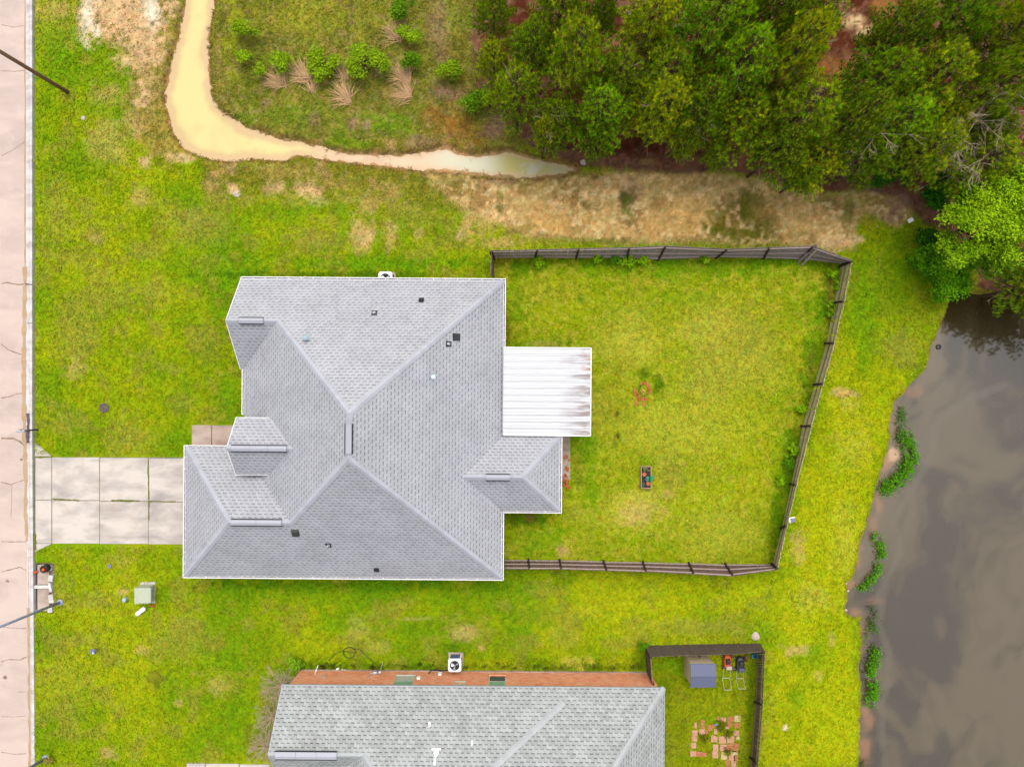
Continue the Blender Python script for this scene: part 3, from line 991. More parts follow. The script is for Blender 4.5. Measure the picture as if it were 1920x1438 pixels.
for pts, wd in [([(0, 45), (22, 50), (45, 47)], .03), ([(0, 132), (25, 133), (46, 131)], .035), ([(0, 292), (20, 282), (46, 264)], .03), ([(0, 532), (10, 529), (28, 533), (46, 533)], .08),
                ([(0, 645), (12, 655), (28, 661), (40, 665)], .06), ([(0, 746), (15, 744), (30, 738), (42, 738)], .05), ([(0, 822), (22, 822), (35, 828), (46, 838)], .10), ([(0, 904), (18, 909), (30, 904), (45, 900)], .05),
                ([(20, 909), (20, 940), (18, 970)], .025), ([(0, 1016), (20, 1016), (48, 1016)], .04), ([(0, 1073), (18, 1068), (35, 1064), (48, 1070)], .05), ([(0, 1176), (25, 1178), (48, 1179)], .04),
                ([(0, 1241), (15, 1237), (36, 1238), (48, 1232)], .06), ([(0, 1344), (22, 1345), (47, 1343)], .04), ([(30, 1298), (47, 1298)], .03), ([(0, 1411), (25, 1415), (47, 1414)], .04)]:
    ribbon(st, wp(pts), wd, -.0965, 1, .012)
for cx, cy, r_ in [(12, 1090, .12), (7, 1271, .16), (38, 862, .10)]:
    x_, y_, _ = W(cx, cy)
    st.add([(x_ + r_ * random.uniform(.5, 1.2) * math.cos(a), y_ + r_ * random.uniform(.5, 1.2) * math.sin(a), -.096) for a in [i * .7 for i in range(9)]], [tuple(range(9))], 1)
street = st.build('street', [M['concrete_pink'], M['crack']], loc=(-32, 0, -.4))
tag(street, kind='structure')

kb = MB()
for (x0, y0), (x1, y1) in zip(xs[:-1], xs[1:]):
    for (a, b, za, zb) in ((-.47, -.30, -.094, -.085), (-.30, -.17, -.085, .015), (-.17, -.02, .015, .02), (-.02, 0, .02, -.35)):
        kb.add([(x0 + a, y0, za), (x0 + b, y0, zb), (x1 + b, y1, zb), (x1 + a, y1, za)], [(0, 1, 2, 3)])
kerb = kb.build('kerb', M['concrete_white'], loc=(-30, 0, -.1))
tag(kerb, kind='structure')
sd = MB()
ribbon(sd, wp([(44.5, -40), (45, 200), (44.5, 420), (45, 500)]), .07, -.090, 0, .015, 14)
ribbon(sd, wp([(45, 500), (44, 600), (43, 680), (43, 760), (45, 840), (47, 900)]), .26, -.0895, 0, .02, 10)
ribbon(sd, wp([(47, 900), (46, 960), (49, 1015)]), .20, -.0885, 0, .02, 8)
ribbon(sd, wp([(53, 1015), (52, 1080), (53, 1140)]), .08, -.088, 0, .02, 8)
ribbon(sd, wp([(53, 1140), (55, 1240), (55, 1320), (55, 1450), (56, 1600)]), .30, -.086, 0, .02, 8)
ribbon(sd, wp([(53, 776), (53, 800), (53, 830)]), .20, .024, 1, .03, 6)
ribbon(sd, wp([(47.5, 532), (54, 533.5), (61, 534)]), .06, .024, 1, .01, 3)
ribbon(sd, wp([(51, 606), (61, 606)]), .03, .024, 1, .0, 3)
sed = sd.build('gutter_sediment', [M['sediment'], M['lid_purple']], loc=(-30.3, 0, -.1))
tag(sed, kind='structure')

dw = MB()
cols_ = [(67.5, 97), (98.5, 186.5), (188, 278), (279.5, 352)]
dw.b2(WX(66.2), WX(352), WY(1018), WY(857.5), -.2, .022, 1)
for i, (a, b) in enumerate(cols_):
    s = (a + b) / 2
    t0 = 856.5 + (s - 66) * .012
    t1 = 937 + (s - 66) * .016
    t2 = 1018 + (s - 66) * .008
    for y0, y1 in ((t0, t1 - .8), (t1 + .8, t2)):
        jx = random.uniform(-.3, .3)
        dw.b2(WX(a + jx), WX(b + jx), WY(y1), WY(y0), -.2, .03)
dw.prism(wp([(66, 829), (66, 855.5), (97, 855.5)]), -.2, .026)
dw.prism(wp([(66, 1034), (66, 1019), (98, 1019)]), -.2, .026)
for pts, wd in [([(66, 857), (98, 857)], .07), ([(98, 935), (130, 937), (150, 938)], .08), ([(278, 860), (279, 900), (280, 936)], .07), ([(280, 938), (280, 975)], .06), ([(210, 938), (262, 939)], .10), ([(280, 939), (330, 940)], .06),
                ([(66, 1000), (67, 1030)], .16)]:
    ribbon(dw, wp(pts), wd, .034, 2, .02, 6)
M['moss'] = plain('joint_weeds', D(138, 142, 50), .95, .3, 12)
M['joint'] = plain('joint_dirt', D(186, 172, 150), .95, .3, 12)
drive = dw.build('driveway', [M['concrete'], M['joint'], M['moss']], loc=(-26, -7.2, -.2), bevel=.008)
tag(drive, kind='structure')
wk = MB()
wk.b2(WX(360.5), WX(396.5), WY(838), WY(797), -.2, .04)
wk.b2(WX(398), WX(470), WY(838), WY(797.5), -.2, .04)
walk = wk.build('front_path', M['concrete_walk'], loc=(-18.5, -3.2, -.2), bevel=.01)
tag(walk, kind='structure')
pt = MB()
pt.b2(-.8, WX(1069), WY(900), WY(660), -.2, .035)
patio = pt.build('patio_slab', M['concrete_walk'], loc=(1.5, -2, -.2), bevel=.01)
tag(patio, kind='structure')
nd = MB()
for a, b in ((350, 384), (386, 448), (450, 506)):
    nd.b2(WX(a), WX(b), -29, WY(1430.5 + (a - 350) * .02), -.2, .03)
ndr = nd.build('neighbour_driveway', M['concrete'], loc=(-17.5, -26, -.2), bevel=.008)
tag(ndr, kind='structure')

# ------------------------------------------------------------------ the house
P = .79
ZE = 2.70


def cap_line(mb, a, b, n1, n2, wd=.17, seg=.27):
    """overlapping cap shingles along a ridge or hip from a (low) to b (high)"""
    a, b = Vector(a), Vector(b)
    d = b - a
    L = d.length
    d.normalize()
    n1, n2 = Vector(n1).normalized(), Vector(n2).normalized()
    s1, s2 = n1.cross(d).normalized(), n2.cross(d).normalized()
    if s1.dot(n2) > 0:
        s1 = -s1
    if s2.dot(n1) > 0:
        s2 = -s2
    up = (n1 + n2).normalized()
    k_ = max(1, int(L / seg))
    for i in range(k_):
        p0, p1 = a + d * (L * i / k_), a + d * (L * (i + 1) / k_ + .03)
        h0, h1 = .045, .022
        j = random.uniform(-.01, .01)
        q = []
        for p, h in ((p0, h0), (p1, h1)):
            q += [p + s1 * (wd + j) + n1 * h * .8, p + up * h * 1.3, p + s2 * (wd + j) + n2 * h * .8]
        q += [q[0] - n1 * .05, q[2] - n2 * .05]
        mb.add(q, [(0, 1, 4, 3), (1, 2, 5, 4), (0, 6, 7, 2, 1)])


def ridge_vent(name, a, b, n1, n2, root, wd=.15):
    mb = MB()
    a, b = Vector(a), Vector(b)
    d = (b - a).normalized()
    Z = Vector((0, 0, 1))
    n1, n2 = Vector(n1).normalized(), Vector(n2).normalized()
    side = d.cross(Z).normalized()
    if side.dot(n1) < 0:
        side = -side
    k_ = max(1, round((b - a).length / 1.2))
    for i in range(k_):
        p0 = a + (b - a) * (i / k_) + d * .01
        p1 = a + (b - a) * ((i + 1) / k_) - d * .004
        q = []
        for p in (p0, p1):
            q += [p + side * wd - Z * .03 + Z * .02, p + Z * .085, p - side * wd - Z * .03 + Z * .02]
            q += [p + side * wd - Z * .085, p - side * wd - Z * .085]
        mb.add(q, [(0, 1, 6, 5), (1, 2, 7, 6), (0, 3, 4, 2, 1), (5, 6, 7, 9, 8)], 0)
        mb.add([p + side * sg * (wd + .012) + Z * h for p in (p0, p1) for sg, h in ((1, -.10), (1, -.015), (-1, -.015), (-1, -.10))],
               [(0, 1, 5, 4), (2, 3, 7, 6)], 1)
    # dark louvre faces along both edges
    for sg in (1, -1):
        mb.bar(a + side * sg * (wd + .03) - Z * .045, b + side * sg * (wd + .03) - Z * .045, .05, .06, mi=1)
    return mb.build(name, [M['cap'], M['dark_gap']], root)


def gutter(a, b, out, root):
    """white eaves gutter between a and b (x, y) with its trough open to the sky; out points away from the roof"""
    mb = MB()
    a, b, o = Vector((a[0], a[1], 0)), Vector((b[0], b[1], 0)), Vector((out[0], out[1], 0))
    z = ZE - .02
    up = Vector((0, 0, 1))
    mb.bar(a + o * .12 + up * (z - .05), b + o * .12 + up * (z - .05), .036, .12, mi=0)
    mb.bar(a + o * .07 + up * (z - .10), b + o * .07 + up * (z - .10), .10, .02, mi=1)
    mb.bar(a + o * .012 + up * (z - .05), b + o * .012 + up * (z - .05), .02, .10, mi=0)
    L = (b - a).length
    k_ = int(L / .68)
    d = (b - a).normalized()
    for i in range(k_ + 1):
        p = a + d * (L * i / max(1, k_))
        mb.bar(p + o * .01 + up * (z + .005), p + o * .11 + up * (z + .005), .022, .015, mi=0)
    return mb.build('gutter', [M['white_metal'], M['gutter_dirt']], root)


nN, nS, nE, nW = (0, P, 1), (0, -P, 1), (P, 0, 1), (-P, 0, 1)
RZ = R(-.45)
hc = Vector((-9.0, -3.0, 0))
house = E('house', 'large house with plain grey shingle roof and white gutters, at the concrete driveway', 'house', hc, rz=RZ)

XW, XE, YN, YS = -15.72, -.57, 6.07, -11.33
h2 = (XE - XW) / 2
zr = ZE + P * h2
rx_ = (XW + XE) / 2
RA, RB = (rx_, YN - h2, zr), (rx_, YS + h2, zr)
xg, gs = -15.95, .81
gh = (YN - gs) / 2
gr, gz_ = (YN + gs) / 2, ZE + P * (YN - gs) / 2
GJ = (XW + gh, gr, gz_)
GW, GN = -19.09, -3.83
kh = (GN - YS) / 2
kr, kz = (GN + YS) / 2, ZE + P * (GN - YS) / 2
KW, KE = (GW + kh, kr, kz), (XW + kh, kr, kz)
WE, WNo, WSo = 2.81, -3.02, -7.37
wh = (WNo - WSo) / 2
wr, wz = (WNo + WSo) / 2, ZE + P * wh
WEp, WWp = (WE - wh, wr, wz), (XE - wh, wr, wz)
rf = MB()


def z_(x, y, z=ZE):
    return (x, y, z)


rf.add([z_(xg, YN), z_(XE, YN), RA, GJ, (xg, gr, gz_)], [(4, 3, 2, 1, 0)])
rf.add([GJ, RA, RB, KE, z_(XW, GN), z_(XW, gs)], [(5, 4, 3, 2, 1, 0)])
rf.add([z_(xg, gs), z_(XW, gs), GJ, (xg, gr, gz_)], [(0, 1, 2, 3)])
rf.add([z_(GW, GN), z_(XW, GN), KE, KW], [(3, 2, 1, 0)])
rf.add([z_(GW, GN), KW, z_(GW, YS)], [(2, 1, 0)])
rf.add([z_(GW, YS), KW, KE, RB, z_(XE, YS)], [(4, 3, 2, 1, 0)])
rf.add([z_(XE, YN), RA, RB, z_(XE, YS), z_(XE, WSo), WWp, z_(XE, WNo)], [(0, 1, 2, 3, 4, 5, 6)])
rf.add([z_(XE, WNo), z_(WE, WNo), WEp, WWp], [(3, 2, 1, 0)])
rf.add([z_(XE, WSo), WWp, WEp, z_(WE, WSo)], [(3, 2, 1, 0)])
rf.add([z_(WE, WNo), z_(WE, WSo), WEp], [(2, 1, 0)])


def fix_up(mb):
    """turn every face of a roof mesh to look upwards"""
    for i, f in enumerate(mb.f):
        a, b, c_ = Vector(mb.v[f[0]]), Vector(mb.v[f[1]]), Vector(mb.v[f[2]])
        if (b - a).cross(c_ - b).z < 0:
            mb.f[i] = f[::-1]
    return mb


fix_up(rf)
roof = rf.build('roof', M['shingle'], house)
# entry gable standing higher than the eaves
EZ, ex = 4.43, -15.47
e0, e1 = -1.97, -5.15
er = (e0 + e1) / 2
ez = EZ + P * (e0 - e1) / 2
jx0, jx1 = XW + (EZ - ZE) / P, XW + (ez - ZE) / P
pr = MB()
pr.add([(ex, e0, EZ), (jx0, e0, EZ), (jx1, er, ez), (ex, er, ez)], [(0, 1, 2, 3)])
pr.add([(ex, e1, EZ), (jx0, e1, EZ), (jx1, er, ez), (ex, er, ez)], [(0, 1, 2, 3)])
fix_up(pr)
# drip edge thickness under the raised gable roof
porch = pr.build('porch_roof', M['shingle'], house)
tr = MB()
tr.bar((ex, e0 + .012, EZ - .085), (jx0 - .1, e0 + .012, EZ - .085), .03, .15)
tr.bar((ex, e1 - .012, EZ - .085), (jx0 - .1, e1 - .012, EZ - .085), .03, .15)
tr.bar((ex - .012, e0, EZ - .09), (ex - .012, er, ez - .09), .03, .15)
tr.bar((ex - .012, e1, EZ - .09), (ex - .012, er, ez - .09), .03, .15)
tr.build('rake_trim', M['white_metal'], house)
tr = MB()
tr.bar((xg - .012, YN, ZE - .09), (xg - .012, gr, gz_ - .09), .03, .15)
tr.bar((xg - .012, gs, ZE - .09), (xg - .012, gr, gz_ - .09), .03, .15)
trim = tr.build('rake_trim', M['white_metal'], house)

so = MB()
so.prism([(xg, YN), (XE, YN), (XE, WNo), (WE, WNo), (WE, WSo), (XE, WSo), (XE, YS), (GW, YS), (GW, GN), (XW, GN), (XW, gs), (xg, gs)], ZE - .16, ZE - .03)
soff = so.build('soffit', M['stucco'], house)
wl = MB()
i_ = .42
wl.prism([(XW + i_ - .1, YN - i_), (XE - i_, YN - i_), (XE - i_, WNo - i_), (WE - i_, WNo - i_), (WE - i_, WSo + i_), (XE - i_, WSo + i_), (XE - i_, YS + i_),
          (GW + i_, YS + i_), (GW + i_, GN - i_), (XW + 1.8, GN - i_), (XW + 1.8, gs + i_), (XW + i_ - .1, gs + i_)], -.1, ZE - .16)
# gable triangles
for (x_, ya_, yb_, z0_, yr_, zr_) in ((XW + i_ - .1, YN - .15, gs + .15, ZE - .03, gr, gz_ - .14), (ex + .25, e0 - .12, e1 + .12, EZ - .1, er, ez - .14)):
    wl.add([(x_, ya_, z0_), (x_, yb_, z0_), (x_, yr_, zr_), (x_ + .2, ya_, z0_), (x_ + .2, yb_, z0_), (x_ + .2, yr_, zr_)],
           [(0, 1, 2), (5, 4, 3), (0, 3, 4, 1), (1, 4, 5, 2), (2, 5, 3, 0)])
# entablature of the tall porch, and its side wall rising out of the garage roof
wl.b2(ex + .25, ex + .55, e1 + .12, e0 - .12, 2.9, EZ - .1)
wl.b2(ex + .55, jx0 + .3, e0 - .40, e0 - .12, 3.3, EZ - .12)
wl.b2(ex + .55, jx0 + .1, e1 + .12, e1 + .35, 2.6, EZ - .12)
wl.b2(ex + .27, ex + .67, e0 - .55, e0 - .15, 0, 2.9)
wall = wl.build('wall', M['brick_tan'], house)
for nm, x_, y_, wd, z0, z1, face in (('window', -12, YN - i_, 1.4, .9, 2.2, 'N'), ('window', -5, YN - i_, 1.4, .9, 2.2, 'N'), ('window', XW + i_ - .1, 3.5, 1.8, .7, 2.2, 'W'),
                                     ('window', -13.5, YS + i_, 1.1, .9, 2.2, 'S'), ('window', -6, YS + i_, 1.1, .9, 2.2, 'S'), ('window', WE - i_, -5.2, 1.2, .9, 2.2, 'E'),
                                     ('window', XE - i_, -9.2, 1.2, .9, 2.2, 'E'), ('patio_door', XE - i_, -.6, 1.8, .1, 2.15, 'E'), ('garage_door', GW + i_, -7.56, 4.9, .02, 2.3, 'W'),
                                     ('front_door', XW + 1.8, -2.5, 1.0, .1, 2.2, 'W')):
    mb, gl = MB(), MB()
    sx, sy = {'N': (0, 1), 'S': (0, -1), 'E': (1, 0), 'W': (-1, 0)}[face]
    dx, dy = abs(sy) * wd, abs(sx) * wd
    c = (x_ + sx * .012, y_ + sy * .012, (z0 + z1) / 2)
    if nm == 'garage_door':
        for k_ in range(4):
            hh = (z1 - z0) / 4
            mb.box((c[0], c[1], z0 + hh * (k_ + .5)), (dx + .05, dy + .05, hh - .025))
        mb.build(nm, M['window_white'], house)
        continue
    for sg in (-1, 1):
        mb.box((c[0] + sg * dx / 2, c[1] + sg * dy / 2, c[2]), (.08 + .01, .08, z1 - z0))
        mb.box((c[0], c[1], (z0, z1)[sg > 0]), (dx + .1 if dx else .085, dy + .1 if dy else .085, .09))
    if nm != 'front_door':
        mb.box((c[0], c[1], c[2]), (dx - .08 if dx else .07, dy - .08 if dy else .07, .05))
    w_ = mb.build(nm, M['window_white'], house)
    gl.box(c, (dx - .06 if dx else .03, dy - .06 if dy else .03, z1 - z0 - .08))
    gl.build('pane' if nm != 'front_door' else 'door_leaf', M['glass_dark'] if nm != 'front_door' else M['red_brick'], w_)

cp = MB()
CAPL = [(z_(XE, YN), RA, nN, nE), (z_(XE, YS), RB, nS, nE), (KE, RB, nS, nW), (GJ, RA, nN, nW), (RB, RA, nE, nW), ((xg, gr, gz_), GJ, nN, nS),
                     (z_(GW, GN), KW, nN, nW), (z_(GW, YS), KW, nS, nW), (KW, KE, nN, nS), (z_(WE, WNo), WEp, nN, nE), (z_(WE, WSo), WEp, nS, nE), (WEp, WWp, nN, nS),
        ((ex, er, ez), (jx1, er, ez), nN, nS)]
for a, b, n1, n2 in CAPL:
    cp = MB()
    cap_line(cp, a, b, n1, n2)
    cp.build('ridge_cap', M['cap'], house)
up = Vector((0, 0, .06))
ridge_vent('ridge_vent', Vector((rx_, -2.0, zr)) + up, Vector((rx_, -3.5, zr)) + up, nE, nW, house)
ridge_vent('ridge_vent', Vector((-15.2, gr, gz_)) + up, Vector((-13.85, gr, gz_)) + up, nN, nS, house)
ridge_vent('ridge_vent', Vector((-15.2, kr, kz)) + up, Vector((-12.45, kr, kz)) + up, nN, nS, house)
ridge_vent('ridge_vent', Vector((ex + .25, er, ez)) + up, Vector((-12.2, er, ez)) + up, nN, nS, house)
ridge_vent('ridge_vent', Vector((-1.45, wr, wz)) + up, Vector((-.1, wr, wz)) + up, nN, nS, house)
gutter((xg, YN), (XE + .13, YN), (0, 1), house)
gutter((XE, YN), (XE, WNo + .1), (1, 0), house)
gutter((WE, WNo), (WE, WSo - .13), (1, 0), house)
gutter((XE + .1, WSo), (WE, WSo), (0, -1), house)
gutter((XE, WSo - .1), (XE, YS - .13), (1, 0), house)
gutter((GW - .13, YS), (XE, YS), (0, -1), house)
gutter((GW, GN + .13), (GW, YS), (-1, 0), house)
gutter((GW, GN), (ex + .1, GN), (0, 1), house)
gutter((XW, gs), (XW, e0 + .1), (-1, 0), house)


def on_roof(px, py, planes):
    """point of the roof seen at a photo pixel, in the house's own unrotated coordinates"""
    z = 5.0
    for _ in range(40):
        x, y, _z = W(px, py, z)
        v = Matrix.Rotation(-RZ, 2) @ Vector((x - hc.x, y - hc.y))
        lx, ly = v.x + hc.x, v.y + hc.y
        z = .5 * z + .5 * planes(lx, ly)
    return lx, ly, z


def hroof(x, y):
    return ZE + P * max(min(YN - y, y - YS, XE - x, x - XW), min(GN - y, y - YS, x - GW, 5), min(WNo - y, y - WSo, WE - x, 5))


def vent_pipe(pos, n, mat_p, mat_f, root, r=.05, h=.28, fl=.2, name='vent_pipe', cap=False):
    mb = MB()
    p, n = Vector(pos), Vector(n).normalized()
    t = Vector((0, 0, 1)).cross(n).normalized()
    b = n.cross(t)
    # flashing plate with a rounded lower end and boot
    q = [p + t * fl * .8 * sx + b * fl * sy + n * hh for hh in (.012, .03) for sx, sy in ((-1, -.9), (1, -.9), (1, .9), (-1, .9))]
    mb.add(q, [(3, 2, 1, 0), (4, 5, 6, 7), (0, 1, 5, 4), (1, 2, 6, 5), (2, 3, 7, 6), (3, 0, 4, 7)], 1)
    mb.lathe([(r * 2.1, 0), (r * 1.3, .09), (r, .10), (r, h), (r * .6, h), (r * .6, h - .03)], (p.x, p.y, p.z), 14, 0)
    if cap:
        mb.lathe([(r * 1.1, h + .02), (r * 2, h + .05), (r * .4, h + .16)], p, 16, 0)
    return mb.build(name, [mat_p, mat_f], root)


for px, py, n, mp, mf, r, cap in [(575, 635, nN, M['pale_blue'], M['cap'], .075, True), (812, 707, nE, M['white_metal'], M['pale_blue'], .06, False), (790, 563, nN, M['black_rubber'], M['black_rubber'], .05, False),
                                  (702, 587, nN, M['grey_metal'], M['black_rubber'], .05, False), (841, 645, nE, M['grey_metal'], M['black_rubber'], .05, False), (616, 1022, nS, M['grey_metal'], M['black_rubber'], .05, False),
                                  (706, 1068, nS, M['black_rubber'], M['black_rubber'], .05, False)]:
    vent_pipe(on_roof(px, py, hroof), n, mp, mf, house, r, .30, .19, cap=cap)
for px, py, n in [(855, 632, nE), (554, 998, nS)]:
    p = Vector(on_roof(px, py, hroof))
    n = Vector(n).normalized()
    t = Vector((0, 0, 1)).cross(n).normalized()
    b = n.cross(t)
    mb = MB()
    q = [p + t * .2 * sx * s + b * .22 * sy * s + n * hh for hh, s in ((.0, 1.0), (.05, 1.0), (.16, .8)) for sx, sy in ((-1, -1), (1, -1), (1, 1), (-1, 1))]
    mb.add(q, [(0, 1, 5, 4), (1, 2, 6, 5), (2, 3, 7, 6), (3, 0, 4, 7), (4, 5, 9, 8), (5, 6, 10, 9), (6, 7, 11, 10), (7, 4, 8, 11), (8, 9, 10, 11)])
    mb.build('box_vent', M['black_metal'], house)

# ------------------------------------------------------------------ patio cover
pc = E('patio_cover', 'white ribbed metal patio cover with rusty stains at its outer edge, behind the house', 'patio cover', (2.0, -.5, 0), rz=RZ)
t = NT('white_ribbed_metal')
sp = t.n('ShaderNodeSeparateXYZ')
oc = t.coord()
t.put(sp.inputs[0], oc)
edge = t.ramp(sp.outputs[0], .6, 2.2)
st_ = t.ramp(t.noise(1.0, 5, t.stretch(oc, .4, 2.6, 1), .6), .46, .60)
inner = t.math('MULTIPLY', t.math('MULTIPLY', edge, st_), .9)
fine = t.ramp(t.noise(3, 4, t.stretch(oc, .3, 9, 1)), .45, .8)
c_ = t.mix(t.math('MULTIPLY', fine, .35), (.46, .46, .465, 1), D(196, 190, 190))
yy_ = t.math('FRACT', t.math('MULTIPLY', t.math('ADD', sp.outputs[1], 10), 13 / 5.13))
c_ = t.mix(t.math('MULTIPLY', t.math('GREATER_THAN', yy_, .93), .75), c_, D(150, 148, 152))
c_ = t.mix(t.math('MULTIPLY', t.math('LESS_THAN', t.math('ABSOLUTE', t.math('SUBTRACT', yy_, .40)), .025), .45), c_, D(170, 168, 172))
c_ = t.mix(inner, c_, D(160, 144, 140))
rust = t.math('MULTIPLY', t.math('MULTIPLY', t.ramp(sp.outputs[0], 1.9, 2.6), t.ramp(t.noise(1.3, 3, t.stretch(oc, .8, 5.5, 1)), .52, .62)), .95)
c_ = t.mix(rust, c_, D(186, 122, 84))
M['ribbed'] = t.out(c_, .45, .4)
x0, x1, y0, y1 = WX(943.5, 2.9), WX(1107, 2.78), WY(815.5, 2.84), WY(653, 2.84)
rp = MB()
prof = []
npan = 13
for k_ in range(npan):
    ya_ = y0 + (y1 - y0) * k_ / npan
    wp_ = (y1 - y0) / npan
    prof += [(ya_ + wp_ * f, h) for f, h in ((0, 0), (.34, 0), (.37, .012), (.40, 0), (.86, 0), (.89, .035), (.97, .035), (.998, 0))]
n_ = len(prof)
vs = [(x, p[0], (2.93 if x == x0 else 2.80) + p[1] + dz) for dz in (0, -.03) for x in (x0, x1) for p in prof]
fs = [(i, i + 1, n_ + i + 1, n_ + i)[::-1] for i in range(n_ - 1)] + [(2 * n_ + i, 2 * n_ + i + 1, 3 * n_ + i + 1, 3 * n_ + i) for i in range(n_ - 1)]
fs += [(i, i + 1, 2 * n_ + i + 1, 2 * n_ + i) for i in range(n_ - 1)] + [(n_ + i, n_ + i + 1, 3 * n_ + i + 1, 3 * n_ + i)[::-1] for i in range(n_ - 1)]
rp.add(vs, fs)
rpan = rp.build('roof_panel', M['ribbed'], pc)
fr = MB()
fr.b2(x1 - .004, x1 + .05, y0 - .03, y1 + .03, 2.66, 2.80)
fr.b2(x0, x1, y0 - .055, y0 - .004, 2.70, 2.90)
fr.b2(x0, x1, y1 + .004, y1 + .055, 2.70, 2.90)
fr.build('edge_frame', M['white_metal'], pc, bevel=.006)
bm_ = MB()
bm_.b2(x1 - .6, x1 - .5, y0, y1, 2.60, 2.74)
bm_.build('beam', M['white_metal'], pc)
for yy in (y0 + .2, (y0 + y1) / 2, y1 - .2):
    q = MB()
    q.b2(x1 - .6, x1 - .5, yy - .05, yy + .05, -.02, 2.60)
    q.build('post', M['white_metal'], pc)

# ------------------------------------------------------------------ neighbour's house
nc = Vector((-2.2, -24.0, 0))
nh = E('house', 'brick house with mottled grey roof at the bottom edge, orange side wall showing', 'house', nc, rz=0)
NRZ = R(-.6)


def nr(p):                                       # the neighbour's house stands slightly turned: coordinates before the turn
    return p


NW_, NE_, NN_, NS_ = -11.1, 8.87, -17.74, -32.5
nhf = (NN_ - NS_) / 2
nz = ZE + P * nhf
nA, nB = (NW_ + nhf, (NN_ + NS_) / 2, nz), (NE_ - nhf, (NN_ + NS_) / 2, nz)
ngx, ngs = -13.50, -17.74 - 2 * 2.87
ngr, ngz = NN_ - 2.87, ZE + P * 2.87
nGJ = (NW_ + 2.87, ngr, ngz)
nf = MB()
nf.add([z_(ngx, NN_), z_(NE_, NN_), nB, nA, nGJ, (ngx, ngr, ngz)], [tuple(range(6))])
nf.add([nGJ, nA, z_(NW_, NS_), z_(NW_, ngs)], [tuple(range(4))])
nf.add([z_(ngx, ngs), z_(NW_, ngs), nGJ, (ngx, ngr, ngz)], [tuple(range(4))])
nf.add([z_(NE_, NN_), nB, z_(NE_, NS_)], [tuple(range(3))])
nf.add([z_(NW_, NS_), nA, nB, z_(NE_, NS_)], [tuple(range(4))])
fix_up(nf)
nf.build('roof', M['shingle_blend'], nh)
ncp = MB()
for a, b, n1, n2 in [(z_(NE_, NN_), nB, nN, nE), ((ngx, ngr, ngz), nGJ, nN, nS), (nGJ, nA, nN, nW), (nA, nB, nN, nS), (z_(NW_, NS_), nA, nW, nS), (z_(NE_, NS_), nB, nE, nS)]:
    ncp = MB()
    cap_line(ncp, a, b, n1, n2, .16, .30)
    ncp.build('ridge_cap', M['cap_blend'], nh)
ncp = MB()


def nroof(x, y):
    return ZE + P * (NN_ - y)


def on_n(px, py):
    z = 5
    for _ in range(40):
        x, y, _z = W(px, py, z)
        z = .5 * z + .5 * nroof(x, y)
    return (x, y, z)


pa, pb = Vector(on_n(1056, 1315)), Vector(on_n(860, 1500))
dd_ = (pb - pa)
nn_ = Vector(nN).normalized()
ss_ = nn_.cross(dd_.normalized())
kk = int(dd_.length / .30)
for i in range(kk):
    q0, q1 = pa + dd_ * (i / kk), pa + dd_ * ((i + 1) / kk + .006)
    ncp.add([q0 + ss_ * .17 + nn_ * .02, q0 + nn_ * .06, q0 - ss_ * .17 + nn_ * .02, q1 + ss_ * .17 + nn_ * .012, q1 + nn_ * .035, q1 - ss_ * .17 + nn_ * .012],
            [(0, 1, 4, 3), (1, 2, 5, 4), (2, 1, 0), (3, 4, 5)])
ncp.build('ridge_cap', M['cap_blend'], nh)
ridge_vent('ridge_vent', Vector((-13.1, ngr, ngz)) + up, Vector((-9.7, ngr, ngz)) + up, nN, nS, nh, .2)
ns = MB()
ns.prism([(ngx, NN_), (NE_, NN_), (NE_, NS_), (NW_, NS_), (NW_, ngs), (ngx, ngs)], ZE - .16, ZE - .03)
ns.build('soffit', M['stucco'], nh)
ndp = MB()
ndp.bar((ngx, NN_ + .015, ZE - .04), (NE_, NN_ + .015, ZE - .04), .03, .12)
ndp.bar((NE_ + .015, NN_, ZE - .04), (NE_ + .015, NS_, ZE - .04), .03, .12)
ndp.bar((ngx - .012, NN_, ZE - .07), (ngx - .012, ngr, ngz - .07), .03, .14)
ndp.bar((ngx - .012, ngs, ZE - .07), (ngx - .012, ngr, ngz - .07), .03, .14)
ndp.build('drip_edge', M['grey_metal'], nh)
nw = MB()
WYN = WY(1257.5)
nw.prism([(-13.25, WYN), (8.62, WYN), (8.62, NS_ + .3), (-10.8, NS_ + .3), (-10.8, ngs + .3), (-13.25, ngs + .3)], -.1, ZE - .16)
nw.add([(-13.25, NN_ - .2, ZE - .03), (-13.25, ngs + .2, ZE - .03), (-13.25, ngr, ngz - .12), (-13.0, NN_ - .2, ZE - .03), (-13.0, ngs + .2, ZE - .03), (-13.0, ngr, ngz - .12)],
       [(0, 1, 2), (5, 4, 3), (0, 3, 4, 1), (1, 4, 5, 2), (2, 5, 3, 0)])
nw.build('wall', M['brick'], nh)
lg = MB()
lg.b2(-13.26, 8.63, WYN + .002, WYN + .035, -.1, .16)
lg.build('brick_ledge', M['concrete_walk'], nh)
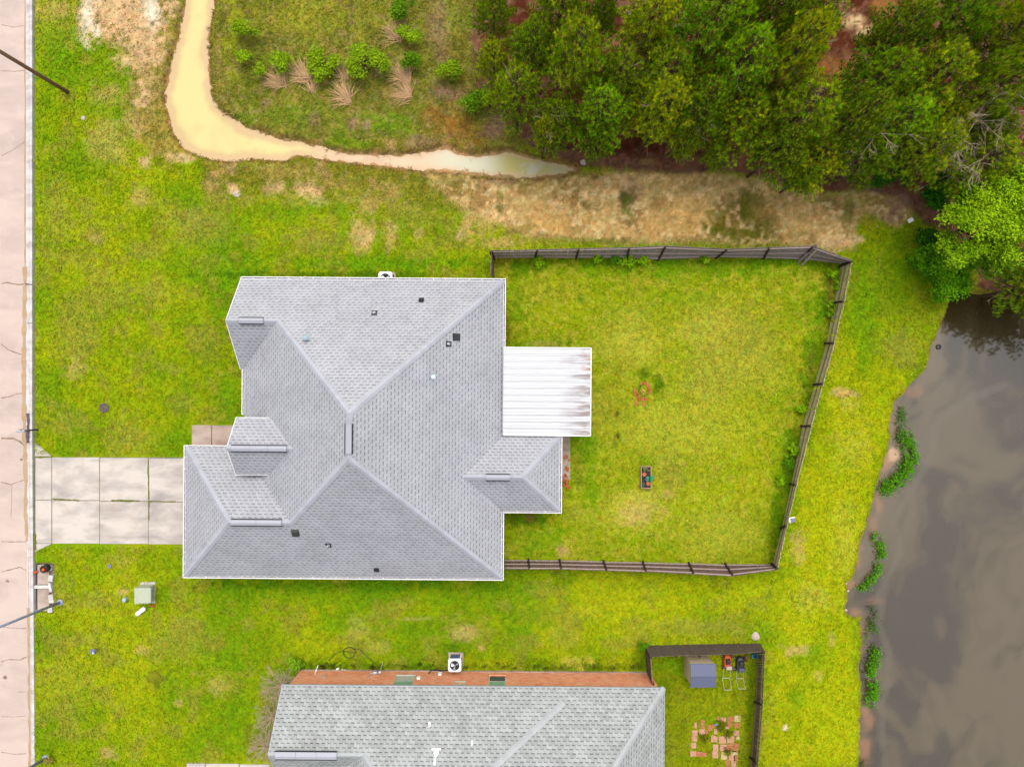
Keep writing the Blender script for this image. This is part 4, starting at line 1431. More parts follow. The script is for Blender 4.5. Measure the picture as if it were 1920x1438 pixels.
for px, wd, z0, z1, gm, nm in [(757, 1.12, .80, 2.25, 'glass', 'window'), (931, .98, .70, 2.25, 'glass', 'window'), (862, .60, 1.65, 2.25, 'glass', 'window')]:
    x_ = WX(px, 1.3)
    fm, gl, si = MB(), MB(), MB()
    for sg in (-1, 1):
        fm.b2(x_ + sg * wd / 2 - .03, x_ + sg * wd / 2 + .03, WYN - .02, WYN + .015, z0, z1)
    fm.b2(x_ - wd / 2 + .03, x_ + wd / 2 - .03, WYN - .02, WYN + .012, z1 - .05, z1)
    fm.b2(x_ - wd / 2 + .03, x_ + wd / 2 - .03, WYN - .02, WYN + .012, (z0 + z1) / 2 - .03, (z0 + z1) / 2 + .03)
    fw = fm.build(nm, M['window_white'], nh)
    gl.b2(x_ - wd / 2 + .03, x_ + wd / 2 - .03, WYN - .015, WYN + .004, (z0 + z1) / 2, z1 - .05)
    gl.build('pane', M['glass'], fw)
    if wd > .7:
        gl = MB()
        gl.b2(x_ - wd / 2 + .03, x_ + wd / 2 - .03, WYN - .015, WYN + .003, z0 + .03, (z0 + z1) / 2 - .03)
        gl.build('pane', M['window_white'] if px < 900 else M['glass_dark'], fw)
    si.b2(x_ - wd / 2 - .04, x_ + wd / 2 + .04, WYN + .001, WYN + .07, z0 - .06, z0)
    si.build('sill', M['window_white'] if px < 900 else M['brick'], fw)
for px, py, dx in [(813, 1415, 0)]:
    p = Vector(on_n(px + 4, py - 2))
    mb = MB()
    mb.box((p.x, p.y + .22, p.z - .06), (.52, .10, .04), rx=R(-38))
    mb.lathe([(.17, 0), (.16, .10), (.06, .14), (.06, .30), (.09, .32), (.02, .38)], (p.x, p.y, p.z - .1), 18)
    mb.box((p.x - .05, p.y - .28, p.z + .30), (.12, .36, .04), rx=R(-38), top=.8)
    mb.build('flue_vent', M['white_metal'], nh)
for px, py in [(804, 1357), (884, 1391)]:
    p = Vector(on_n(px, py))
    mb = MB()
    mb.lathe([(.10, -.12), (.075, .02), (.045, .04), (.045, .32), (.028, .32), (.028, .28)], p, 14)
    mb.box((p.x, p.y - .02, p.z + .0), (.2, .36, .03), rx=R(-38), top=.6)
    mb.build('vent_pipe', M['white_metal'], nh)
nh.rotation_euler = (0, 0, R(-.45))

# ------------------------------------------------------------------ fences
FH = 1.83


def fence(name, label, base, top, face, m_p, m_r, posts, rails=(.14, .5, .9), gap=.02, group='wooden fences', missing=0.0, seed=1, ragged=.02, post_h=1.02, pw=.145):
    """base and top: photo pixels of the foot and of the top edge, one pair per post; face: +1 puts the rails to the left of the walking direction"""
    rng = random.Random(seed)
    B = [Vector(W(*p)) for p in base]
    T = [Vector(W(p[0], p[1], FH)) for p in top]
    mid = (B[0] + B[-1]) / 2
    root = E(name, label, 'fence', (mid.x, mid.y, 0), group)
    for i in range(len(B) - 1):
        pk = MB()
        b0, b1, t0, t1 = B[i], B[i + 1], T[i], T[i + 1]
        L = (b1 - b0).length
        n = max(1, int(L / pw))
        along = (b1 - b0).normalized()
        out = along.cross(Vector((0, 0, 1))).normalized()
        for k_ in range(n):
            if rng.random() < missing:
                continue
            f0, f1 = (k_ + gap * 3) / n, (k_ + 1 - gap * 3) / n
            hh = 1 + rng.uniform(-ragged, ragged)
            sk = rng.uniform(-.012, .012)
            off = out * rng.uniform(-.006, .006) * 1.5
            q = []
            for o_ in (-.009, .009):
                for fa, up_ in ((f0, 0), (f1, 0), (f1, 1), (f0, 1)):
                    p = b0.lerp(b1, fa)
                    if up_:
                        p = p.lerp(t0.lerp(t1, fa), hh) + along * sk
                    q.append(p + out * o_ + off)
            pk.add(q, [(0, 1, 2, 3), (7, 6, 5, 4), (0, 4, 5, 1), (1, 5, 6, 2), (2, 6, 7, 3), (3, 7, 4, 0)])
        pk.build('picket_panel', m_p, root)
        for h in rails:
            rb = MB()
            h0, h1 = h + rng.uniform(-.03, .03), h + rng.uniform(-.03, .03)
            a, b = b0.lerp(t0, h0) - out * .035 * face, b1.lerp(t1, h1) - out * .035 * face
            rb.bar(a, b, .065, .085)
            rb.build('rail', m_r, root)
    for j in posts:
        pm = MB()
        out = (B[min(j + 1, len(B) - 1)] - B[max(j - 1, 0)]).normalized().cross(Vector((0, 0, 1)))
        a = B[j] - out * .085 * face - Vector((0, 0, .1))
        b = B[j].lerp(T[j], post_h) - out * .085 * face
        pm.bar(a, b, .10, .10, up=out)
        pm.build('post', M['post'], root)
    return root


f_n = fence('wooden_fence', 'leaning weathered grey fence along the top of the back yard, below the bare dirt strip',
            [(927, 484), (1003, 483), (1080, 484), (1175, 484), (1234, 487), (1343, 482), (1432, 484), (1503, 487), (1579, 493)],
            [(922, 470), (1007, 468), (1085, 466), (1180, 464), (1247, 461), (1362, 467), (1442, 464), (1523, 461), (1597, 488)],
            -1, M['fence_grey'], M['rail'], range(9), seed=2)
f_e = fence('wooden_fence', 'long mossy fence on the pond side of the back yard',
            [(1576, 500), (1564, 568), (1549, 644), (1527, 722), (1504, 800), (1484, 908), (1466, 992), (1448, 1060)],
            [(1598, 492), (1583, 566), (1565, 644), (1544, 720), (1522, 799), (1494, 910), (1476, 986), (1458, 1067)],
            -1, M['fence_moss'], M['rail_moss'], range(8), rails=(.5, .93), seed=3, missing=.05, ragged=.05)
for o_ in f_e.children:
    pass
f_s = fence('wooden_fence', 'weathered brown fence with three pale rails along the bottom of the back yard',
            [(946, 1050), (991, 1050), (1049, 1051), (1131, 1053), (1205, 1054), (1291, 1056), (1359, 1058), (1447, 1059)],
            [(946, 1067), (992, 1067), (1052, 1067), (1137, 1070), (1211, 1072), (1300, 1076), (1373, 1080), (1458, 1068)],
            1, M['fence_dark'], M['rail'], range(1, 8), rails=(.10, .5, .93), seed=4)
f_w = fence('wooden_fence', 'short end fence joining the top fence to the house wall',
            [(926, 486), (926, 522)], [(922, 472), (921, 514)], -1, M['fence_dark'], M['rail_moss'], [0], seed=5)
f2n = fence('wooden_fence', 'dark picket fence behind the small shed, its outer side showing',
            [(1209, 1210), (1258, 1209), (1300, 1208), (1360, 1207), (1425, 1206)],
            [(1219, 1231), (1268, 1229), (1312, 1228), (1372, 1226), (1433, 1221)],
            -1, M['fence_black'], M['rail_moss'], range(5), seed=6, missing=.0, ragged=.025)
f2w = fence('wooden_fence', 'short dark fence from the shed yard to the brick wall',
            [(1209, 1211), (1213, 1262)], [(1219, 1232), (1223, 1285)], 1, M['fence_black'], M['rail_moss'], [1], seed=7)
f2e = fence('wooden_fence', 'dark fence with one pale rail beside the lawn mowers and the pavers',
            [(1421, 1222), (1417, 1316), (1409, 1420), (1405, 1500)], [(1434, 1221), (1430, 1322), (1421, 1432), (1417, 1520)],
            -1, M['fence_black'], M['rail_moss'], range(3), rails=(.1, .85), seed=8)
for i, (a, b, lab, ww) in enumerate([((1496, 493), (1531, 459), 'upper of two loose boards propped across the leaning top fence', .14), ((1503, 498), (1535, 464), 'lower, paler loose board propped across the leaning top fence', .11)]):
    mb = MB()
    A_, B_ = Vector(W(a[0], a[1], .05)), Vector(W(b[0], b[1], 2.05))
    mb.bar(A_, B_, ww, .03)
    o_ = mb.build('loose_board', M['rail'] if i else M['fence_grey'])
    tag(o_, lab, 'board', 'boards propped on the fence')

# ------------------------------------------------------------------ poles by the street
def pole(name, label, b, z1, px_top, z_at, r0, r1, mat, extra=None):
    B_ = Vector(W(*b))
    T_ = Vector(W(px_top[0], px_top[1], z_at))
    d = (T_ - B_) / z_at
    root = E(name, label, 'pole' if extra is None else 'street lamp', B_)
    mb = MB()
    mb.tube([B_ - d * .3, B_ + d * z1 * .5, B_ + d * z1], [r0, (r0 + r1) / 2, r1], 14)
    mb.build('shaft', mat, root, smooth=True)
    if extra:
        t = B_ + d * z1
        mb = MB()
        mb.tube([t, t + Vector((-.5, 0, .35)), t + Vector((-1.6, 0, .45))], [.05, .045, .04], 10)
        mb.build('lamp_arm', mat, root, smooth=True)
        mb = MB()
        mb.box(t + Vector((-1.85, 0, .45)), (.65, .28, .14), top=.75)
        mb.build('lamp_head', M['grey_metal'], root, bevel=.03)
        mb = MB()
        mb.lathe([(r0 * 2.4, 0), (r0 * 2.3, .06), (r0 * 1.4, .1)], (B_.x, B_.y, 0), 16)
        mb.build('base_plate', mat, root)
    else:
        t = B_ + d * (z1 - .5)
        mb = MB()
        mb.box(t, (.12, 2.0, .1))
        mb.build('crossarm', M['wood_pole'], root)
    return root


pole('utility_pole', 'brown wooden pole leaning out over the street, at the top left corner', (128, 174), 8.8, (0, 97), 5.7, .125, .10, M['wood_pole'])
pole('street_lamp', 'blue grey steel pole beside the concrete kerb inlet', (113, 1129), 7.6, (0, 1175), 5.1, .085, .065, M['blue_steel'], True)
pole('street_lamp', 'blue grey steel pole with dry weeds round its foot, at the bottom left corner', (86, 1422), 7.6, (0, 1470), 4.6, .10, .075, M['blue_steel'], True)

# mailbox on its post
mr = E('mailbox', 'grey mailbox on a post at the kerb, above the driveway apron', 'mailbox', (-29.62, -2.88, 0))
mb = MB()
mb.bar((-29.62, -2.88, -.1), (-29.66, -2.88, 1.0), .09, .09, up=(0, 1, 0))
mb.bar((-29.95, -2.88, .98), (-29.45, -2.88, .98), .10, .08)
mb.bar((-29.64, -2.88, .55), (-29.9, -2.88, .95), .05, .06)
mb.build('post', M['post'], mr)
mb = MB()
prof = [(-.085, 0), (.085, 0)] + [(.085 * math.cos(a), .12 + .085 * math.sin(a)) for a in [i * math.pi / 8 for i in range(9)]]
n_ = len(prof)
mb.add([(x, -2.88 + p[0], 1.03 + p[1]) for x in (-30.16, -29.62) for p in prof], [tuple(range(n_)), tuple(range(n_, 2 * n_))[::-1]] + [(i, (i + 1) % n_, n_ + (i + 1) % n_, n_ + i)[::-1] for i in range(n_)])
mb.build('box', M['grey_metal'], mr)
mb = MB()
mb.b2(-29.9, -29.75, -2.79, -2.775, 1.1, 1.32)
mb.build('flag', M['red_brick'], mr)

# storm drain inlet in the kerb
ir = E('kerb_inlet', 'concrete storm drain inlet in the kerb beside the steel street pole', 'storm drain', W(82, 1102))
mb = MB()
mb.b2(WX(64.5), WX(100), WY(1148), WY(1056), -.9, -.30)
mb.build('chamber', M['concrete_walk'], ir)
for ya_, yb_ in ((1059, 1096), (1104, 1146)):
    mb = MB()
    mb.b2(WX(69), WX(91), WY(yb_), WY(ya_), -.29, -.05)
    mb.build('recessed_slab', M['concrete_walk'], ir, bevel=.01)
mb = MB()
mb.b2(WX(64.5), WX(96), WY(1103), WY(1097), -.29, .05)
for (a, b, c_, d_) in ((91, 100, 1078, 1090), (92, 101, 1114, 1130), (90, 99, 1138, 1148), (90, 96, 1060, 1070), (92, 97, 1092, 1110)):
    mb.box(((WX(a) + WX(b)) / 2, (WY(c_) + WY(d_)) / 2, -.10), (WX(b) - WX(a), WY(c_) - WY(d_), .34), rz=random.uniform(-.25, .25))
mb.build('wall_top', M['concrete_white'], ir, bevel=.02)
mb = MB()
mb.b2(WX(63.5), WX(69), WY(1143), WY(1058), -.29, -.22)
mb.build('opening', M['soil'], ir)

bt = E('marker_drum', 'black round drum with an orange plug inside, standing on the kerb inlet', 'drum', W(89.5, 1064))
c_ = W(89.5, 1064)
mb = MB()
mb.lathe([(.21, .02), (.235, .05), (.235, .40), (.22, .42), (.17, .42), (.15, .30), (.02, .30)], (c_[0], c_[1], 0), 22)
mb.build('tub', M['black_rubber'], bt, smooth=True)
mb = MB()
mb.lathe([(.11, .30), (.12, .36), (.09, .42), (.03, .44)], (c_[0] - .03, c_[1] - .03, 0), 16)
mb.build('plug', M['orange_paint'], bt, smooth=True)
mb = MB()
x_, y_, _ = W(66.5, 1073)
mb.tube([(x_ - .08, y_, .06), (x_ + .05, y_ + .02, .07), (x_ + .2, y_ + .1, .05)], [.07, .08, .03], 8)
tag(mb.build('plastic_scrap', M['orange_paint'], smooth=True), 'small orange plastic scrap on the kerb beside the black drum', 'litter')

# utility cabinet and friends on the lawn
tr_ = E('utility_cabinet', 'pale green metal utility cabinet on a concrete pad in the south front lawn', 'utility box', (WX(277), WY(1112), 0))
mb = MB()
mb.b2(WX(263.5), WX(292), WY(1130), WY(1090.5), -.05, .07)
mb.build('pad', M['concrete_white'], tr_, bevel=.01)
mb = MB()
zt = .95
mb.b2(WX(266), WX(291.5), WY(1123.5), WY(1094.5), .07, zt - .08)
mb.build('body', M['transformer'], tr_, bevel=.015)
mb = MB()
mb.box(((WX(257.5, zt) + WX(283, zt)) / 2, (WY(1131, zt) + WY(1102, zt)) / 2, zt - .04), (WX(283, zt) - WX(257.5, zt), WY(1102, zt) - WY(1131, zt), .09), top=.96)
mb.build('lid', M['transformer'], tr_, bevel=.015)
mb = MB()
mb.b2(WX(291.5), WX(291.5) + .03, WY(1116), WY(1108), .4, .55)
mb.build('latch', M['grey_metal'], tr_)
x_, y_, _ = W(237, 1122.5)
mb = MB()
mb.lathe([(.14, -.02), (.14, .24), (.12, .30), (.05, .33)], (x_, y_, 0), 8)
tag(mb.build('service_pedestal', M['pale_blue'], bevel=.01), 'small pale blue pedestal left of the green cabinet', 'utility box')
mb = MB()
a_, b_ = Vector(W(270, 1141, .18)), Vector(W(257.5, 1151, .18))
d_ = (b_ - a_).normalized()
mb.tube([a_ - d_ * .10, a_ - d_ * .05, a_, b_, b_ + d_ * .05, b_ + d_ * .10], [.05, .11, .14, .14, .11, .05], 16)
tag(mb.build('white_cylinder', M['white_metal'], smooth=True), 'white round-ended cylinder lying in the grass below the green cabinet', 'container')
x_, y_, _ = W(288, 1135)
mb = MB()
mb.box((x_, y_, .05), (.24, .12, .1), rz=.2)
mb.box((x_ + .02, y_ - .04, .10), (.08, .12, .06), rz=.7)
tag(mb.build('broken_brick', M['red_brick']), 'brown broken brick at the foot of the green cabinet', 'brick')
x_, y_, _ = W(183.5, 1215.5)
s_ = E('yard_box', 'small blue grey box on two stakes alone in the south front lawn', 'yard box', (x_, y_, 0))
mb = MB()
mb.box((x_, y_, .5), (.34, .26, .16), rz=-.15, rx=.3, top=.9)
mb.build('head', M['lid_blue'], s_, bevel=.02)
for dx in (-.09, .09):
    mb = MB()
    mb.tube([(x_ + dx, y_ + .02, -.02), (x_ + dx, y_, .45)], .012, 6)
    mb.build('stake', M['black_metal'], s_)
mb = MB()
mb.box((x_ + .05, y_ - .06, .585), (.05, .1, .02), rz=-.15)
mb.build('cap', M['white_metal'], s_)
x_, y_, _ = W(1485, 974.5, 1.2)
s_ = E('yard_box', 'small blue box with a white rim on legs, just outside the mossy fence', 'yard box', (x_, y_, 0))
mb = MB()
mb.box((x_, y_, 1.2), (.34, .28, .14), rz=.15, ry=.1)
mb.build('head', M['lid_blue'], s_, bevel=.02)
mb = MB()
mb.box((x_ - .17, y_ - .02, 1.25), (.05, .30, .10), rz=.15)
mb.box((x_ - .02, y_ + .15, 1.25), (.30, .045, .10), rz=.15)
mb.build('rim', M['white_metal'], s_)
for dx in (-.1, .1):
    mb = MB()
    mb.tube([(x_ + dx, y_, -.02), (x_ + dx, y_, 1.15)], .014, 6)
    mb.build('stake', M['black_metal'], s_)
for nm, px, py, r, mt, lab, ct in [('manhole_cover', 195.5, 764.5, .30, 'lid_purple', 'round purplish iron cover set in the north front lawn', 'manhole cover'), ('meter_lid', 206, 1061, .14, 'lid_blue', 'small blue grey lid in the grass below the driveway', 'meter lid')]:
    x_, y_, _ = W(px, py)
    mb = MB()
    mb.lathe([(r, -.03), (r, .045), (r * .94, .055), (r * .9, .05), (r * .3, .05)], (x_, y_, 0), 26 if r > .2 else 10)
    if r > .2:
        for k_ in range(8):
            a = k_ * math.pi / 4
            mb.box((x_ + r * .7 * math.cos(a), y_ + r * .7 * math.sin(a), .053), (.09, .025, .012), rz=a)
    tag(mb.build(nm, M[mt]), lab, ct)


# air conditioners -----------------------------------------------------------
def ac(label, x, y, s, hgt, rz=0.0):
    root = E('air_conditioner', label, 'air conditioner', (x, y, 0), 'air conditioners beside the houses')
    mb = MB()
    mb.box((x, y, .03), (s * 1.15, s * 1.15, .08))
    mb.build('pad', M['concrete_walk'], root)
    mb = MB()
    mb.box((x, y, .07 + hgt * .5), (s * .95, s * .95, hgt))
    mb.build('cabinet', M['white_metal'], root, bevel=.05)
    for sx, sy in ((0, 1), (1, 0), (-1, 0), (0, -1)):
        g = MB()
        for k_ in range(9):
            z = .16 + k_ * (hgt - .2) / 9
            if sx:
                g.box((x + sx * s * .485, y, z + .03), (.02, s * .72, .035))
            else:
                g.box((x, y + sy * s * .485, z + .03), (s * .72, .02, .035))
        if sx:
            g.box((x + sx * s * .478, y, .1 + hgt * .5), (.012, s * .74, hgt * .84))
        else:
            g.box((x, y + sy * s * .478, .1 + hgt * .5), (s * .74, .012, hgt * .84))
        g.build('grille', M['slate'], root)
    zt = .07 + hgt
    mb = MB()
    n_ = 40
    R1 = s * .36
    vs, fs = [], []
    for k_ in range(n_):
        a = 2 * math.pi * k_ / n_
        ca, sa = math.cos(a), math.sin(a)
        m_ = s * .5 / max(abs(ca), abs(sa))
        m_ = min(m_, s * .62)
        for rr, zz in ((m_, zt - .03), (m_ * .97, zt + .012), (R1 * 1.06, zt + .045), (R1, zt + .03), (R1, zt - .12)):
            vs.append((x + rr * ca, y + rr * sa, zz))
    for k_ in range(n_):
        for j in range(4):
            fs.append((k_ * 5 + j, ((k_ + 1) % n_) * 5 + j, ((k_ + 1) % n_) * 5 + j + 1, k_ * 5 + j + 1))
    mb.add(vs, fs)
    mb.build('top_cover', M['white_metal'], root, smooth=False)
    mb = MB()
    mb.lathe([(R1 * .99, zt - .14 + .0), (R1 * .99, zt + .003), (.01, zt + .003)], (x, y, 0), 32)
    mb.build('well', M['dark_gap'], root)
    mb = MB()
    for k_ in range(3):
        a = .5 + k_ * 2.09
        q = [(x + r_ * math.cos(a + da), y + r_ * math.sin(a + da), zt + .012 + dz) for r_, da, dz in ((.05, -.4, 0), (R1 * .85, -.35, .01), (R1 * .9, .25, .035), (.05, .5, .03))]
        q += [(p[0], p[1], p[2] + .008) for p in q]
        mb.add(q, [(3, 2, 1, 0), (4, 5, 6, 7), (0, 1, 5, 4), (1, 2, 6, 5), (2, 3, 7, 6), (3, 0, 4, 7)])
    mb.lathe([(.06, zt + .01), (.06, zt + .06), (.01, zt + .065)], (x, y, 0), 14)
    mb.build('fan', M['grey_metal'], root)
    mb = MB()
    mb.box((x - s * .17, y + .03, zt + .075), (.16, .13, .01), rz=.1)
    mb.build('sticker', M['white_metal'], root)
    mb = MB()
    for rr in (.4, .7, .97):
        m2 = [(x + R1 * rr * math.cos(a), y + R1 * rr * math.sin(a), zt + .07) for a in [i * math.pi / 12 for i in range(25)]]
        mb.tube(m2, .004, 5, cap=False)
    for k_ in range(4):
        a = k_ * math.pi / 4
        mb.tube([(x - R1 * math.cos(a), y - R1 * math.sin(a), zt + .05), (x, y, zt + .078), (x + R1 * math.cos(a), y + R1 * math.sin(a), zt + .05)], .004, 5)
    mb.build('guard', M['black_metal'], root)
    return root


x_, y_, _ = W(852.5, 1247, .87)
ac('white air conditioner with its dark fan showing, against the orange brick wall', x_, y_, .82, .80)
x_, y_, _ = W(722.5, 522.5, .80)
ac('white air conditioner mostly hidden under the gutter of the large house', x_, y_, .86, .72)
mb = MB()
pts = [W(842, 1256, .3), W(828, 1257, .25), W(815, 1255, .22), W(808, 1256, .35), W(804, 1262, .6)]
mb.tube(pts, .035, 8)
tag(mb.build('refrigerant_line', M['black_rubber'], smooth=True), 'black insulated pipe from the air conditioner to the brick wall', 'pipe')

# things on the brick wall
mb = MB()
wy_ = WYN + .05
mb.tube([(WX(597), wy_ + .35, .0), (WX(591, .4), wy_ + .02, .35), (WX(590, .8), wy_ + .02, .75)], .03, 8)
tag(mb.build('wall_conduit', M['white_metal']), 'white bent pipe at the left end of the brick wall', 'pipe')
x_ = WX(607.5, 1.0)
mb = MB()
mb.tube([(x_, WYN + .0, 1.0), (x_, WYN + .03, 1.0), (x_, WYN + .10, 1.0)], [.13, .12, .10], 18)
tag(mb.build('round_wall_cover', M['grey_metal']), 'grey round cover on the brick wall right of the white pipe', 'wall cover')
x_ = WX(704, .5)
mt_ = E('gas_meter', 'grey gas meter with thin pipes low on the brick wall', 'gas meter', (x_, WYN + .15, 0))
mb = MB()
mb.box((x_, WYN + .16, .62), (.26, .18, .26))
mb.build('body', M['grey_metal'], mt_, bevel=.05)
mb = MB()
mb.tube([(x_ + .1, WYN + .16, .7), (x_ + .3, WYN + .18, .7), (x_ + .34, WYN + .30, .5), (x_ + .36, WYN + .6, .0)], .022, 8)
mb.tube([(x_ - .1, WYN + .16, .7), (x_ - .3, WYN + .12, .72), (x_ - .34, WYN + .05, .95)], .03, 8)
mb.lathe([(.09, .0), (.09, .05), (.03, .07)], (x_ + .30, WYN + .2, .7), 12)
mb.build('pipe', M['silver'], mt_)
for px, z_c, nm, lab in [(825, .55, 'electrical_box', 'small white electrical box on the brick wall beside the air conditioner'), (785, 1.15, 'dryer_vent', 'small white vent on the brick wall between the two big windows')]:
    x_ = WX(px, z_c)
    mb = MB()
    mb.b2(x_ - .1, x_ + .1, WYN, WYN + .10, z_c - .14, z_c + .14)
    mb.b2(x_ - .12, x_ + .12, WYN + .10, WYN + .115, z_c - .16, z_c + .16)
    tag(mb.build(nm, M['white_metal'], bevel=.01), lab, 'wall box')
for i, (px, py, r) in enumerate([(633, 1253, .10), (642, 1254, .05), (647, 1254.5, .05)]):
    x_, y_, _ = W(px, py)
    mb = MB()
    mb.box((x_, y_, .05), (r * 2.2, r * 1.2, .08), rz=.5, top=.7)
    tag(mb.build('white_scrap', M['white_metal'], bevel=.02), ['largest white scrap beside the brick wall', 'small white scrap beside the brick wall, nearest the largest one', 'small white scrap beside the brick wall, farthest from the largest one'][i], 'litter', 'white scraps by the brick wall')
mb = MB()
c0 = Vector(W(655, 1223, .05))
pts = [(c0.x + .38 * math.cos(a) * (1 + .08 * math.sin(3 * a)), c0.y + .34 * math.sin(a), .05 + .01 * i / 10) for i, a in enumerate([k_ * .42 for k_ in range(48)])]
pts = [W(617, 1238, .05), W(628, 1226, .06), W(640, 1220, .06)] + pts + [W(675, 1217, .06), W(690, 1232, .06), W(705, 1243, .05)]
mb.tube(pts, .016, 6)
tag(mb.build('coiled_cable', M['black_rubber'], smooth=True), 'thin black cable coiled in the grass above the brick wall', 'cable')

# ------------------------------------------------------------------ stones, litter
def stone(px, py, r, label, mat='stone', flat=.5, seed=0, name='stone'):
    rng = random.Random(seed + int(px))
    mb = MB()
    x_, y_, _ = W(px, py)
    zg = float(ground_z(np.array([x_]), np.array([y_]))[0])
    n_ = 9
    vs, fs = [], []
    for j, (rr, zz) in enumerate(((.9, -.1), (1.0, .25), (.8, .7), (.35, 1.0))):
        for k_ in range(n_):
            a = 2 * math.pi * k_ / n_
            q = r * rr * rng.uniform(.8, 1.2)
            vs.append((x_ + q * math.cos(a), y_ + q * math.sin(a), zg + zz * r * flat))
    for j in range(3):
        for k_ in range(n_):
            fs.append((j * n_ + k_, j * n_ + (k_ + 1) % n_, (j + 1) * n_ + (k_ + 1) % n_, (j + 1) * n_ + k_))
    fs.append(tuple(range(3 * n_, 4 * n_)))
    mb.add(vs, fs)
    return tag(mb.build(name, M[mat]), label, 'stone' if name == 'stone' else 'litter')


stone(156, 222, .16, 'small white stone in the upper left lawn')
stone(1417, 1193, .26, 'pale rock outside the corner of the dark picket fence')
stone(1093.5, 305, .19, 'yellowish rock at the right tip of the muddy creek')
stone(443, 364, .22, 'flat pinkish stone in the lawn below the creek bend', flat=.2)
stone(1590, 1095, .08, 'white stone at the notch in the pond shore, upper one')
stone(1594, 1110, .08, 'white stone at the notch in the pond shore, lower one')
stone(1612, 1127, .13, 'orange-tinted stone in the shallow notch of the pond', 'pale_wood', .4)
stone(1590, 1146, .08, 'pale stone at the left end of the pond notch')
stone(1646, 425, .05, 'tiny white pebble on the dirt above the fence corner')
x_, y_, _ = W(1706.5, 413.5)
mb = MB()
mb.box((x_, y_, .05), (.34, .26, .08), rz=.5)
tag(mb.build('white_block', M['white_metal'], bevel=.02), 'white square block on the dirt at the edge of the woods', 'litter')
x_, y_, _ = W(1712, 1257)
c0 = W(1760.5, 650.5, -.2)
mb = MB()
pts = [(c0[0] + .12 * math.cos(a), c0[1] + .12 * math.sin(a), -.22) for a in [i * math.pi / 10 for i in range(21)]]
mb.tube(pts, .045, 8, cap=False)
tag(mb.build('floating_ring', M['black_rubber'], smooth=True), 'small black ring floating in the pond near the grass bank', 'float')

# ------------------------------------------------------------------ shed, mowers, garden things
zt = 1.95
sx0, sx1, sy0, sy1 = WX(1295.5, zt), WX(1343, zt), WY(1290, zt), WY(1246, zt)
sh = E('garden_shed', 'small beige plastic shed with a slate grey two-panel roof inside the dark fence', 'shed', ((sx0 + sx1) / 2, (sy0 + sy1) / 2, 0))
mb = MB()
mb.b2(sx0 + .05, sx1 - .05, sy0 + .05, sy1 - .05, -.02, zt - .14)
mb.build('wall', M['cream'], sh, bevel=.02)
sr = NT('shed_roof')
sp = sr.n('ShaderNodeSeparateXYZ')
sr.put(sp.inputs[0], sr.coord())
ff = sr.ramp(sr.math('SINE', sr.math('MULTIPLY', sp.outputs[0], 55)), -1, 1)
M['shed_roof'] = sr.out(sr.mix(sr.math('MULTIPLY', ff, .3), D(112, 118, 146), D(88, 92, 118)), .5, .3)
ym = (sy0 + sy1) / 2
for a, b in ((ym + .006, sy1), (ym - .006, sy0)):
    mb = MB()
    q = [(sx0, a, zt + .03), (sx1, a, zt + .03), (sx1, b, zt - .12), (sx0, b, zt - .12)]
    q += [(p[0], p[1], p[2] - .05) for p in q]
    mb.add(q, [(0, 1, 2, 3), (7, 6, 5, 4), (0, 4, 5, 1), (1, 5, 6, 2), (2, 6, 7, 3), (3, 7, 4, 0)])
    mb.build('roof', M['shed_roof'], sh)
mb = MB()
mb.b2(sx0 + .3, sx1 - .3, sy0 - .0, sy0 + .045, .1, zt - .25)
mb.build('door', M['slate'], sh)


